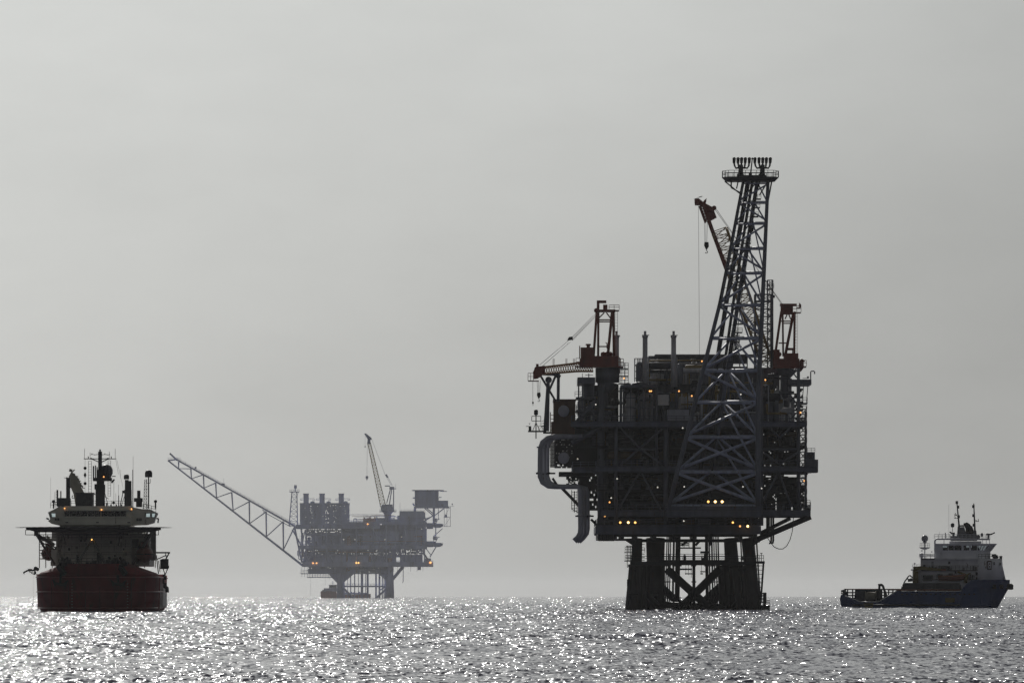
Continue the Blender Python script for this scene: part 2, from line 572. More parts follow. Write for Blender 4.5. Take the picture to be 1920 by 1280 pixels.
def clutter(mb, fr, px0, px1, py0, py1, d0, d1, n, rnd, kinds=('pipe', 'vpipe', 'box', 'vessel', 'elbow', 'hvessel'), mats=(0, 0, 0, 1, 2, 2, 3)):
    """pipes, vessels, cabinets and valves standing in a deck bay"""
    for i in range(n):
        k = rnd.choice(kinds)
        mb.cur = rnd.choice(mats)
        d = rnd.uniform(d0, d1)
        x = rnd.uniform(px0, px1)
        if k == 'pipe':
            w = rnd.uniform(.25, .8) * (px1 - px0)
            x0 = rnd.uniform(px0, px1 - w); y = rnd.uniform(py0 + 2, py1 - 2)
            r = rnd.choice((.12, .18, .25, .4))
            a, b = fr(x0, y, d), fr(x0 + w, y, d)
            if rnd.random() < .5:
                y2 = rnd.uniform(py0 + 2, py1)
                mb.path([fr(x0, y2, d), fr(x0, (y + (1.2 if y2 > y else -1.2)), d), fr(x0 + 1.2, y, d), b], r, 6)
            else:
                mb.tube(a, b, r, n=6)
            for q in range(rnd.randint(0, 3)):
                c = a.lerp(b, rnd.random())
                mb.tube(c - Vector((.12, 0, 0)), c + Vector((.12, 0, 0)), r * 1.55, n=8)
        elif k == 'vpipe':
            y = rnd.uniform(py0, py1 - .35 * (py1 - py0)); h = rnd.uniform(.3, 1) * (py1 - y)
            mb.tube(fr(x, y, d), fr(x, y + h, d), rnd.choice((.1, .16, .25, .35)), n=6)
        elif k == 'box':
            w, h = rnd.uniform(6, 22), rnd.uniform(6, .55 * (py1 - py0))
            fr.box(mb, x, min(px1, x + w), py1 - h, py1, d, d + rnd.uniform(1, 3))
            if rnd.random() < .5:
                fr.box(mb, x + 1, x + 3, py1 - h - 3, py1 - h, d + .3, d + .8)
        elif k == 'vessel':
            r = rnd.uniform(.5, 1.2); h = rnd.uniform(.45, .9) * (py1 - py0) * fr.m
            c = fr(x, py1, d)
            mb.lathe([(r * .9, 0), (r, .05 * h), (r, .86 * h), (r * .8, .94 * h), (r * .4, .985 * h), (.12, h), (.12, h + .6)], c, 12)
        elif k == 'hvessel':
            r = rnd.uniform(.45, 1.0); x = min(x, px1 - 20); L = min(rnd.uniform(3, 7), (px1 - x) * fr.m - .6)
            c = fr(x, rnd.uniform(py0 + 8, py1 - 10), d)
            mb.lathe([(.1, -.3), (r * .7, -.2), (r, 0.1), (r, L - .1), (r * .7, L + .2), (.1, L + .3)], c, 12, 'x')
            mb.box(c.x + .5, c.x + .8, d - r * .6, d + r * .6, fr.Z(py1), c.z)
            mb.box(c.x + L - .8, c.x + L - .5, d - r * .6, d + r * .6, fr.Z(py1), c.z)
        else:
            y = rnd.uniform(py0 + 4, py1 - 6); L = rnd.uniform(8, 26)
            p = fr(x, y, d)
            mb.path([p, fr(x + L * .5, y, d), fr(x + L * .62, y + 1.5, d), fr(x + L * .65, y + 4, d), fr(x + L * .65, py1, d)], rnd.choice((.14, .2, .3)), 6)
            mb.lathe([(.3, -.06), (.3, .06)], p + Vector((.6, -.35, 0)), 10, 'y')
    mb.cur = 0


NP = Frame(1300, 1500)          # the near platform
np_root = empty('offshore_platform', NP.loc, 0, 'huge dark gas platform with red cranes and a tall lattice flare tower', 'oil platform')
rnd = random.Random(11)
P = NP

# --- jacket
def leg(cx_b, cx_t, w_b, w_t, dy, sleeves):
    mb = MB()
    m = P.m
    lean = 5 if dy < 8 else -4
    a, b = P(cx_b, 1160, dy - lean * .35), P(cx_t, 1009, dy)
    mb.tube(a, b, w_b * m / 2, w_t * m / 2, n=18)
    for off_b, off_t, r, y_top, dd in sleeves:
        q0, q1 = P(off_b, 1160, dy + dd), P(off_t, y_top, dy + dd)
        mb.tube(q0, q1, r, n=12)
        mb.lathe([(r * 1.25, -.3), (r * 1.25, .3)], q1, 12)
        for t in (.15, .45, .75, .95):
            c = q0.lerp(q1, t)
            e = a.lerp(b, max(0, min(1, (c.z - a.z) / (b.z - a.z))))
            mb.beam(c, e, .35, 1.1)
    for t in (.3, .62):
        c = a.lerp(b, t)
        mb.lathe([(w_b * m / 2 * 1.06, -.2), (w_b * m / 2 * 1.06, .2)], c, 18)
    return mb.build('jacket_leg', LEGP, np_root)

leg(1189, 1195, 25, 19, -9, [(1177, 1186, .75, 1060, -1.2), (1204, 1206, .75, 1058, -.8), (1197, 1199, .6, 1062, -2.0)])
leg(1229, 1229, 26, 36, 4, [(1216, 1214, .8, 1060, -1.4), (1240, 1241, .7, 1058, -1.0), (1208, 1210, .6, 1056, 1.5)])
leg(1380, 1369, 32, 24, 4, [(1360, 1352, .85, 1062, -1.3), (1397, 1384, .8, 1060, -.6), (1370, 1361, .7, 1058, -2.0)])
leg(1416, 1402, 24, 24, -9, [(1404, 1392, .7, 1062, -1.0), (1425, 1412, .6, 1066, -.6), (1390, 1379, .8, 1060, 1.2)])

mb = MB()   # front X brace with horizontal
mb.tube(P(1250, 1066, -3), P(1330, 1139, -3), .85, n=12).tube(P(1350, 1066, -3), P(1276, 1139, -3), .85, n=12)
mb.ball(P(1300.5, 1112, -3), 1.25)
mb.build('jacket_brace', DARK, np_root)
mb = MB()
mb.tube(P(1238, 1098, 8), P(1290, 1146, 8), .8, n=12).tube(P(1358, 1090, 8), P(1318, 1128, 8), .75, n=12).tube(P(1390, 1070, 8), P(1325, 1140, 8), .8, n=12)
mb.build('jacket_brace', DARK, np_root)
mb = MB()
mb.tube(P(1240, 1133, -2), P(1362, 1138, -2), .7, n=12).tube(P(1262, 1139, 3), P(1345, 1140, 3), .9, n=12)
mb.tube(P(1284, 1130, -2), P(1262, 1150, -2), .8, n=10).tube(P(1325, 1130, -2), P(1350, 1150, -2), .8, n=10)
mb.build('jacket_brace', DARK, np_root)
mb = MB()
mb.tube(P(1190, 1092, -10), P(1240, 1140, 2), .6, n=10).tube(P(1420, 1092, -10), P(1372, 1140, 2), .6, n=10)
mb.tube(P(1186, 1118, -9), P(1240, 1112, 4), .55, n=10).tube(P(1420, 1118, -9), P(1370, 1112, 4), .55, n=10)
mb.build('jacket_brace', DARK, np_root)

for cx, r, d, y0 in ((1271, .52, 2, 1150), (1273.6, .2, 5, 1150), (1301, .32, -5, 1150), (1325, .34, 1, 1150), (1330, .16, 3, 1150), (1250, .12, 0, 1150), (1253.5, .14, 1, 1150), (1257, .12, 2, 1150), (1262, .1, 0, 1150),
                     (1335, .18, 4, 1150), (1339, .12, 5, 1150), (1343, .14, 5, 1150), (1347, .16, 6, 1150), (1264, .12, 6, 1150), (1390, .14, -12, 1150), (1420, .16, -11, 1150)):
    lean = (cx - 1300) * .06
    b = MB().tube(P(cx + lean, y0, d), P(cx - lean * .3, 1004, d), r, n=8)
    for yy in (1060, 1090, 1120):
        b.lathe([(r * 1.6, -.12), (r * 1.6, .12)], P(cx + lean * (.2 + (yy - 1060) / 100), yy, d), 8)
    b.build('riser_pipe', DARK, np_root)

mb = MB()   # jacket walkway ring
for d in (-11, 11):
    mb.box(P.X(1182, d), P.X(1418, d), d - .9, d + .9, P.Z(1059, d), P.Z(1052, d))
    mb.rail([P(1182, 1052, d - .8), P(1418, 1052, d - .8)], 1.1, .05, 2.2)
for cx in (1206, 1262, 1300, 1338, 1384):
    mb.box(P.X(cx - 5), P.X(cx + 5), -11, 11, P.Z(1058), P.Z(1054))
mb.box(P.X(1234, -4), P.X(1368, -4), -4.6, -2.6, P.Z(1058, -4), P.Z(1049, -4))
mb.rail([P(1240, 1049, -4.5), P(1362, 1049, -4.5)], 1.2, .05, 1.8)
for cx, hh in ((1272, 6), (1283, 9), (1321, 10), (1316, 5), (1390, 7), (1398, 6)):
    mb.box(P.X(cx - 2.4), P.X(cx + 2.4), -5, -4, P.Z(1050), P.Z(1050 - hh))
    mb.beam(P(cx, 1050 - hh, -4.5), P(cx, 1050 - hh - 3, -4.5), .25)
mb.box(P.X(1320) - .9, P.X(1320) + .9, -5, -4, P.Z(1037), P.Z(1033))
for cx in (1286, 1291, 1296, 1315):
    mb.beam(P(cx, 1059, -3), P(cx, 1059 + rnd.uniform(12, 24), -3), .09)
    mb.box(P.X(cx) - .3, P.X(cx) + .3, -3.2, -2.8, P.Z(1076), P.Z(1074))
mb.box(P.X(1275), P.X(1297), -2, 1, P.Z(1068), P.Z(1065)).box(P.X(1313), P.X(1322), -2, 1, P.Z(1072), P.Z(1070))
mb.build('jacket_walkway', DARK, np_root)

mb = MB()   # upper catwalk between the legs
mb.box(P.X(1272), P.X(1314), -2, 2, P.Z(1028), P.Z(1025.5))
mb.rail([P(1273, 1025.5, -2), P(1292, 1025.5, -2)], 1.1, .05, 1.4)
for yy in (1014, 1018, 1022): mb.beam(P(1274, yy, 0), P(1292, yy, 0), .18)
mb.build('catwalk', DARK, np_root)

mb = MB()   # access platforms on the left leg
for yy in (1036, 1052):
    mb.box(P.X(1171, -12), P.X(1186, -12), -13, -8, P.Z(yy, -12), P.Z(yy - 1.6, -12))
    mb.rail([P(1172, yy - 1.6, -13), P(1186, yy - 1.6, -13)], 1.1, .05, .8).rail([P(1172, yy - 1.6, -8), P(1186, yy - 1.6, -8)], 1.1, .05, .8)
mb.beam(P(1176, 1022, -12), P(1176, 1064, -12), .15).beam(P(1182, 1022, -12), P(1182, 1064, -12), .15)
for yy in range(1023, 1034, 3): mb.beam(P(1174, yy, -12), P(1185, yy, -12), .12)
for yy in range(1040, 1050, 3): mb.beam(P(1174, yy, -12), P(1185, yy, -12), .12)
mb.tube(P(1181, 1058, -12.5), P(1179, 1098, -12.5), .16, n=6)
mb.box(P.X(1175.5, -12), P.X(1180, -12), -13, -11.5, P.Z(1098), P.Z(1086))
for yy in (1020, 1030, 1038, 1044, 1050): mb.beam(P(1201, yy, -8), P(1209, yy, -8), .14)
mb.rail([P(1201, 1036, -8), P(1209, 1036, -8)], 1.1, .05, .6)
mb.build('access_platform', DARK, np_root)

mb = MB()   # boat landing and its platform on the right leg
mb.box(P.X(1415, -10), P.X(1433, -10), -13, -6, P.Z(1056, -10), P.Z(1051.5, -10))
mb.rail([P(1416, 1051.5, -13), P(1432, 1051.5, -13)], 1.2, .05, .9).rail([P(1416, 1051.5, -6), P(1432, 1051.5, -6)], 1.2, .05, .9)
mb.beam(P(1427.5, 1052, -9), P(1427.5, 1036, -9), .14).beam(P(1425, 1036.5, -9), P(1430, 1036.5, -9), .14)
mb.tube(P(1431.5, 1056, -9), P(1426.5, 1128, -9), .2, n=6)
for t in range(9): mb.beam(P(1414 + t * .5, 1060 + t * 8, -9), P(1430.5 - t * .5, 1060 + t * 8, -9), .12)
mb.box(P.X(1426, -12), P.X(1443, -12), -14, -8, P.Z(1150), P.Z(1133.5))
mb.tube(P(1434, 1150, -13), P(1434, 1110, -13), .36, n=8)
for yy in (1112, 1116, 1122, 1128): mb.tube(P(1424, yy, -12.5), P(1434, yy, -12.5), .16, n=6)
for xx in (1437, 1440, 1443): mb.beam(P(xx, 1133, -12), P(xx, 1124, -12), .1)
mb.beam(P(1436, 1125, -12), P(1443, 1125, -12), .1).beam(P(1436, 1129, -12), P(1443, 1129, -12), .1)
mb.build('boat_landing', DARK, np_root)

# --- decks
def deck(px0, px1, py0, py1, d0, d1, rail_h=1.1, mat=GIRDER, cross=9, gap=True):
    mb = MB()
    x0, x1 = P.X(px0, d0), P.X(px1, d0)
    z1, z0 = P.Z(py0, d0), P.Z(py1, d0)
    mb.box(x0 + .1, x1 - .1, d0 + .1, d1 - .1, z1 - .22, z1 - .02)
    for d in (d0, (d0 + d1) / 2, d1):       # I-girders
        mb.box(x0, x1, d - .09, d + .09, z0 + .1, z1 - .25)
        mb.box(x0, x1, d - .3, d + .3, z0, z0 + .1)
        mb.box(x0, x1, d - .32, d + .32, z1 - .02, z1 + .06)
    for i in range(cross + 1):
        x = x0 + (x1 - x0) * i / cross
        mb.box(x - .12, x + .12, d0 + .33, d1 - .33, z0 + .25, z1 - .25)
        mb.box(x - .06, x + .06, d0 - .28, d0 - .1, z0 + .12, z1 - .04)
    if rail_h:
        for d in (d0 - .25, d1 + .25):
            mb.rail([(x0, d, z1 + .06), (x1, d, z1 + .06)], rail_h, .04, 1.8)
        for x in (x0, x1):
            mb.rail([(x, d0, z1 + .06), (x, d1, z1 + .06)], rail_h, .04, 2.4)
    return mb.build('deck', mat, np_root)

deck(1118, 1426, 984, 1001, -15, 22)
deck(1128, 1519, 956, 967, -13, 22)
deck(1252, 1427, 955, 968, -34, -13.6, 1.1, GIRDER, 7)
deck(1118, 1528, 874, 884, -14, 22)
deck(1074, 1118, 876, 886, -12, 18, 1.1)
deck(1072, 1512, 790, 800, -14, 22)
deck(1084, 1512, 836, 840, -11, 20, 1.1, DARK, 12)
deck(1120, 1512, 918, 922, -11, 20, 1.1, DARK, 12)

mb = MB()   # beams under the cellar deck, haunches, and the long braces to the right
for d in (-9, 4, 14):
    mb.box(P.X(1180, d), P.X(1425, d), d - .4, d + .4, P.Z(1016, d), P.Z(1010, d))
    mb.box(P.X(1122, d), P.X(1420, d), d - .25, d + .25, P.Z(1006, d), P.Z(1001.2, d))
mb.box(P.X(1122, -14), P.X(1152, -14), -14, -8, P.Z(1013.5, -14), P.Z(1011, -14))
for xx in (1122, 1130, 1137, 1145, 1152, 1165, 1190, 1225, 1262, 1300, 1330, 1385, 1412): mb.box(P.X(xx) - .35, P.X(xx) + .35, -14, 18, P.Z(1012), P.Z(1001.2))
mb.box(P.X(1155, -9), P.X(1182, -9), -9.5, 5, P.Z(1012.5, -9), P.Z(1009.5, -9))
mb.prism([(P.X(1166), P.Z(1010)), (P.X(1190), P.Z(1026)), (P.X(1190), P.Z(1009))], -10, -8)
for k in range(3):
    mb.tube(P(1290 + 22 * k, 1013, 4), P(1278 + 26 * k, 1022, 4), .3, n=6)
mb.build('support_beams', DARK, np_root)
mb = MB()
for d in (-10, 12):
    mb.tube(P(1412, 1014, d), P(1520, 968, d), .62, n=10).tube(P(1424, 1000, d), P(1482, 971, d), .4, n=8)
    mb.tube(P(1440, 1003, d), P(1440, 970, d), .4, n=8)
    mb.prism([(P.X(1406), P.Z(1026)), (P.X(1434), P.Z(1007)), (P.X(1408), P.Z(1009))], d - .6, d + .6)
for xx in (1446, 1450): mb.path([P(xx, 970, -9), P(xx, 1013, -9), P(xx - 1, 1017, -9), P(xx - 4, 1018.5, -9)], .2, 6)
mb.tube(P(1440, 990, -10), P(1448, 994, 6), .2, n=6)
mb.build('deck_brace', DARK, np_root)

# columns and truss bracing of the main levels
for cx, y0, y1, r, d in ((1127, 720, 1000, .75, -10), (1155, 800, 985, .36, -13), (1248.5, 770, 985, .5, -13), (1427, 690, 985, .42, -13), (1497, 690, 960, .34, -12), (1510, 770, 960, .2, -12),
                         (1155, 800, 985, .4, 18), (1248, 700, 985, .5, 18), (1300, 800, 985, .4, 18), (1340, 700, 985, .5, 18), (1427, 690, 985, .5, 18), (1497, 720, 960, .4, 18), (1127, 730, 985, .6, 16),
                         (1164, 726, 790, .3, -13), (1207, 726, 790, .22, -13), (1231, 726, 874, .3, -13)):
    MB().tube(P(cx, y0, d), P(cx, y1, d), r, n=10).build('deck_column', STEEL, np_root)
def xbrace(pairs, d, r=.22, mat=STEEL):
    mb = MB()
    for a, b in pairs: mb.tube(P(*a, d), P(*b, d), r, n=8)
    mb.build('truss_brace', mat, np_root)
xbrace([((1199, 885), (1158, 958)), ((1203, 885), (1240, 958)), ((1203, 885), (1199, 885))], -13.2)
xbrace([((1162, 800), (1200, 840)), ((1200, 840), (1246, 874)), ((1246, 800), (1200, 840)), ((1200, 840), (1160, 874)), ((1160, 842), (1230, 842))], -13.2)
xbrace([((1432, 790), (1462, 820)), ((1462, 820), (1495, 790)), ((1432, 848), (1462, 870)), ((1495, 848), (1462, 870)), ((1430, 842), (1494, 842))], -13.2)
xbrace([((1460, 884), (1428, 944)), ((1460, 884), (1484, 950))], -13.2)
xbrace([((1252, 885), (1285, 956)), ((1285, 885), (1252, 956)), ((1330, 884), (1300, 956))], -11, .25, DARK)
xbrace([((1128, 800), (1072, 830)), ((1118, 750), (1074, 800))], -11, .5)
xbrace([((1494, 690), (1480, 702)), ((1482, 692), (1494, 708)), ((1497, 735), (1482, 752)), ((1482, 740), (1496, 760)), ((1497, 770), (1482, 786))], -10, .14)

# --- equipment on each level: stuff-like machinery, one mesh per bay, standing on its deck
EQUIP_SHADED = paint('equipment_grey_shaded', (.045, .048, .06), .55, .4, .1)
BROWN_SHADED = paint('process_brown_shaded', (.10, .065, .03), .6, .4, .2)
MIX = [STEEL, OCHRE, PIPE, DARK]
MIX_SHADED = [EQUIP_SHADED, BROWN_SHADED, STEEL, DARK]  # shade of the lower decks put into darker equipment paints
def bay(px0, px1, py0, py1, d0, d1, n, seed):
    r = random.Random(seed)
    pipes = MB(); clutter(pipes, P, px0, px1, py0, py1, d0, d1, int(n * .62), r, ('pipe', 'vpipe', 'elbow', 'pipe'))
    clutter(pipes, P, px0, px1, py0, py1, max(0, d0), d1, int(n * .2), r, ('vessel', 'hvessel', 'box'))
    pipes.build('pipework', MIX if py1 < 800 else MIX_SHADED, np_root)
    for i in range(max(3, int(n * .18))):
        k = r.choice(('box', 'vessel', 'hvessel'))
        mb = MB(); clutter(mb, P, px0, px1, py0, py1, d0, min(d1, 0), 1, r, (k,))
        mb.build({'box': 'cabinet', 'vessel': 'process_vessel', 'hvessel': 'horizontal_vessel'}[k], MIX if py1 < 800 else MIX_SHADED, np_root)

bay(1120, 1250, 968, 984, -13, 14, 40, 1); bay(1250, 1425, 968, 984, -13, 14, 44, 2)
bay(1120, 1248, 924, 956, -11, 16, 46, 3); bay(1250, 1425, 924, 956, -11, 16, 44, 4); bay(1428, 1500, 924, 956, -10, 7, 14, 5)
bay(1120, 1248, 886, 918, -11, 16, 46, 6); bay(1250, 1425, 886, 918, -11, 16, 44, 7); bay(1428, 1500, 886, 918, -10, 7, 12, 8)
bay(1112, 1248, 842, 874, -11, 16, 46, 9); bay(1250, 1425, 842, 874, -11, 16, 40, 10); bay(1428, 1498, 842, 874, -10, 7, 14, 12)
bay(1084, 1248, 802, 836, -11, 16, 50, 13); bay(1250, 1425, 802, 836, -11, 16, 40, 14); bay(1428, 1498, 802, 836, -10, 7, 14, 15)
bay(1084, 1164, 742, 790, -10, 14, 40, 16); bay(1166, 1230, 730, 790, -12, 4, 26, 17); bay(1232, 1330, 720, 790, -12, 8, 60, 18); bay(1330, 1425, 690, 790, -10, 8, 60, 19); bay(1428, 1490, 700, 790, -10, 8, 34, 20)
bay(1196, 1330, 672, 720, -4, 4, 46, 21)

# module walls deep inside, leaving some gaps of daylight
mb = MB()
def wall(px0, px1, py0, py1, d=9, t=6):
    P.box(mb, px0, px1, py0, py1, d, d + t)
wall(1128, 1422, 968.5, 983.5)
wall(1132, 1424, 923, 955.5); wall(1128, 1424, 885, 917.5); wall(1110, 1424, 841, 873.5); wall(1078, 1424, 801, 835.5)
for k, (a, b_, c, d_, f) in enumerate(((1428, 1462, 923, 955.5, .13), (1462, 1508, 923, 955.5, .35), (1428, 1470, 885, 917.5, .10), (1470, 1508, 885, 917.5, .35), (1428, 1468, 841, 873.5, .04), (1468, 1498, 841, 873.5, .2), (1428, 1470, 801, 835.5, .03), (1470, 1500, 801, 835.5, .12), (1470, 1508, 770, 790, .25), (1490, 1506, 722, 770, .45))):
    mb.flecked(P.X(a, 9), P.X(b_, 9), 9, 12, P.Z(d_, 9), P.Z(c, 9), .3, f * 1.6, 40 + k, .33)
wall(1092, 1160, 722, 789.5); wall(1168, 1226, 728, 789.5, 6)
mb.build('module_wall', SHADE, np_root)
mb = MB()
P.box(mb, 1216, 1328, 667, 789, 10, 18)
P.box(mb, 1328, 1372, 667, 789, 9.5, 18); P.box(mb, 1372, 1402, 687, 789, 10, 18); P.box(mb, 1372, 1402, 667, 680, 10, 18); P.box(mb, 1402, 1462, 690, 789, 10.5, 18)
P.box(mb, 1228, 1426, 664, 667, 8, 20)
for k in range(14): mb.box(P.X(1232 + k * 14, 9.6), P.X(1234 + k * 14, 9.6), 9.2, 9.9, P.Z(789, 9.6), P.Z(668, 9.6))
for yy in (690, 712, 738, 764): mb.box(P.X(1230, 9.3), P.X(1424, 9.3), 8.9, 9.45, P.Z(yy + 2, 9.3), P.Z(yy, 9.3))
mb.build('roof_module', STEEL, np_root)
mb = MB()   # framed module at the upper left with domed tanks
P.box(mb, 1165, 1229, 721, 726, -14, 6)
for xx in (1168, 1182, 1196, 1210, 1224): P.box(mb, xx, xx + 1.2, 726, 789, -13.4, -13)
for yy in (745, 763): P.box(mb, 1165, 1229, yy, yy + 1.2, -13.45, -13.05)
mb.lathe([(1.75, 0), (1.7, .2), (1.3, .45), (.7, .6), (.05, .66)], P(1200, 721, -6), 20)
mb.lathe([(.8, 0), (.7, .3), (.05, .45)], P(1176, 721, -6), 14)
mb.build('framed_module', STEEL, np_root)
for xx in (1183, 1208):
    MB().lathe([(.9, 0), (1.0, .4), (1.0, 5.2), (.8, 5.7), (.4, 6.0), (.1, 6.1), (.1, 7)], P(xx, 790, -9), 16).build('process_vessel', PIPE, np_root)
mb = MB()   # scaffold frame beside the stacks
for xx in (1190, 1196, 1204, 1213):
    for d in (-4, 0): mb.beam(P(xx, 672, d), P(xx, 721, d), .2)
for yy in (672, 684, 696, 709):
    for d in (-4, 0): mb.beam(P(1190, yy, d), P(1214, yy, d), .16)
mb.beam(P(1190, 684, -4), P(1204, 696, -4), .12).beam(P(1213, 709, -4), P(1196, 696, -4), .12)
mb.rail([P(1190, 684, -4), P(1213, 684, -4)], 1, .03, 1)
mb.build('scaffold_frame', STEEL, np_root)
mb = MB()   # left process tower
P.box(mb, 1083, 1116, 707, 719, -12, 6)
for xx, d in ((1085, -11), (1092, -11), (1113, -11), (1085, 5), (1113, 5)): mb.beam(P(xx, 719, d), P(xx, 790, d), .3)
for yy in (744, 768): P.box(mb, 1080, 1118, yy, yy + 2.5, -11.5, 4)
mb.rail([P(1078, 744, -11.4), P(1118, 744, -11.4)], 1.1, .04, 1.2).rail([P(1080, 768, -11.4), P(1118, 768, -11.4)], 1.1, .04, 1.2)
P.box(mb, 1094, 1112, 721, 743, -8, 2)
mb.beam(P(1092, 700, -8), P(1092, 707, -8), .12).beam(P(1097, 703, -8), P(1112, 703, -8), .12).beam(P(1104, 700, -6), P(1104, 707, -6), .2)
for k in range(6): mb.beam(P(1081 + k * 2, 760, -11), P(1081 + k * 2, 776, -11), .1)
for k in range(5): mb.beam(P(1080, 760 + k * 4, -11), P(1093, 760 + k * 4, -11), .1)
mb.build('process_tower', STEEL, np_root)
mb = MB()   # air intake module at far left, with two silencers
P.box(mb, 1038, 1079, 750, 790, -6, 10); P.box(mb, 1034, 1078, 790, 816, -6, 10)
P.box(mb, 1037, 1080, 748, 751, -6.4, 10.4)
for xx in (1042, 1062, 1072): P.box(mb, xx, xx + 1, 752, 790, -6.2, -5.9)
for k in range(5): mb.beam(P(1032, 778 + k * 7, -5), P(1038, 778 + k * 7, -5), .15)
mb.beam(P(1032, 772, -5), P(1032, 812, -5), .18)
mb.build('intake_module', RUST, np_root)
mb = MB()
P.box(mb, 1074, 1120, 818, 874, -2, 10); mb.flecked(P.X(1040), P.X(1076), -2, 9, P.Z(876), P.Z(820), .26, .12, 5); P.box(mb, 1048, 1112, 884, 892, -2, 10); mb.flecked(P.X(1086), P.X(1127), 2, 8, P.Z(956), P.Z(888), .3, .22, 6, .5); mb.flecked(P.X(1062), P.X(1090), 2, 8, P.Z(908), P.Z(890), .3, .4, 8, .3)
for k in range(9): mb.beam(P(1032 + k * 1.2, 826 + k % 3, -4), P(1032 + k * 1.2, 876, -4), .12)
for k in range(7): mb.beam(P(1031, 830 + k * 7, -4), P(1044, 830 + k * 7, -4), .12)
mb.build('lower_intake_module', DARK, np_root)
for yy in (770, 858):
    mb = MB().lathe([(.2, -.05), (1.1, -.02), (1.16, .05), (1.16, 3.2), (1.0, 3.6)], P(1057, yy, -9.5), 24, 'y')
    mb.build('silencer', DUCT, np_root)

# vent ducts: three pipes side by side, looping out on the left and ending in cut-off mouths
for k in range(3):
    d = -11 + k * 1.9
    o = k * 6.5
    pts = [P(1092, 818, d), P(1040 + o * .9, 818, d), P(1027 + o * .8, 821, d), P(1017 + o * .9, 829, d), P(1013 + o, 840, d), P(1012.5 + o, 880, d), P(1012.5 + o, 893, d), P(1017 + o, 904, d),
           P(1028 + o, 911, d), P(1040 + o, 912, d), P(1084, 912, d), P(1086.5 + o, 916, d), P(1088 + o, 922, d), P(1088.5 + o, 990, d), P(1088 + o * .9, 999, d), P(1084 + o * .7, 1007, d), P(1077 + o * .6, 1014, d)]
    mb = MB().path(pts, [.52] * 14 + [.56, .6, .66], 14)
    for xx, yy in ((1012.7 + o, 838), (1012.5 + o, 886), (1088.5 + o, 966)):
        mb.lathe([(.72, -.14), (.72, .14)], P(xx, yy, d), 14)
    mb.build('vent_duct', DUCT, np_root)
mb = MB()   # brackets that carry the ducts
mb.beam(P(1006, 887, -11.5), P(1040, 887, -6), .35).beam(P(1080, 967, -11.5), P(1112, 967, -6), .35)
mb.tube(P(1053, 914, -8), P(1088, 950, -8), .32, n=8).tube(P(1036, 896, -8), P(1044, 908, -8), .25, n=8)
mb.tube(P(1108, 973, -9), P(1124, 988, -9), .26, n=8).tube(P(1116, 976, -9), P(1124, 1004, -9), .16, n=6)
mb.beam(P(1072, 918, -9), P(1072, 955, -9), .15).beam(P(1077, 920, -9), P(1077, 960, -9), .2).beam(P(1082, 920, -9), P(1082, 962, -9), .15)
for k in range(8): mb.beam(P(1072, 922 + k * 5, -9), P(1083, 922 + k * 5, -9), .09)
mb.beam(P(1072, 953, -9), P(1086, 962, -9), .14)
for k in range(4): mb.beam(P(1066 + 6 * k, 886, -6), P(1066 + 6 * k, 912, -6), .18)
mb.tube(P(1060, 888, -6), P(1070, 906, -6), .2, n=6)
mb.build('duct_support', DARK, np_root)

mb = MB()   # navigation aid bracket at the far left
mb.beam(P(1005, 776, -8), P(1005, 822, -8), .22)
mb.lathe([(.16, -.6), (.42, -.45), (.42, .45), (.16, .6)], P(1005, 773, -8), 10)
mb.box(P.X(990), P.X(1024), -10, -5, P.Z(811), P.Z(809))
mb.rail([P(1010, 809, -10), P(1024, 809, -10)], 1.2, .04, .9)
for a, b in (((997, 780), (1014, 780)), ((997, 789), (1014, 789)), ((997, 780), (997, 789)), ((1014, 780), (1014, 789)), ((1005, 792), (998, 809)), ((1005, 792), (1013, 809))): mb.beam(P(*a, -8), P(*b, -8), .13)
mb.box(P.X(991), P.X(996), -9, -7, P.Z(809), P.Z(801)).beam(P(986, 799, -8), P(996, 799, -8), .13).box(P.X(991.5), P.X(994), -8.5, -7.5, P.Z(796.5), P.Z(795))
mb.rail([P(1014, 800, -8), P(1026, 796, -8)], 1.1, .04, .8).beam(P(1014, 800, -8), P(1026, 796, -8), .2)
mb.beam(P(1020, 811, -8), P(1032, 811, -4), .4).beam(P(1022, 800, -8), P(1022, 809, -8), .5)
mb.build('navigation_platform', DARK, np_root)

# exhaust stacks
for xx, d, yb in ((1209.5, -6, 725), (1263, -5, 725), (1156, -2, 700)):
    mb = MB().tube(P(xx, 632, d), P(xx, yb, d), .52, n=14).tube(P(xx, 628, d), P(xx, 633, d), .62, n=14).tube(P(xx, 620.5, d), P(xx, 628, d), .26, n=10)
    mb.box(P.X(xx) - .75, P.X(xx) + .75, d - .1, d + .1, P.Z(631), P.Z(629.5))
    mb.lathe([(.58, -.1), (.58, .1)], P(xx, 670, d), 14).tube(P(xx + 6, 640 + 30, d), P(xx + 6, yb, d), .12, n=6)
    mb.build('exhaust_stack', PIPE, np_root)

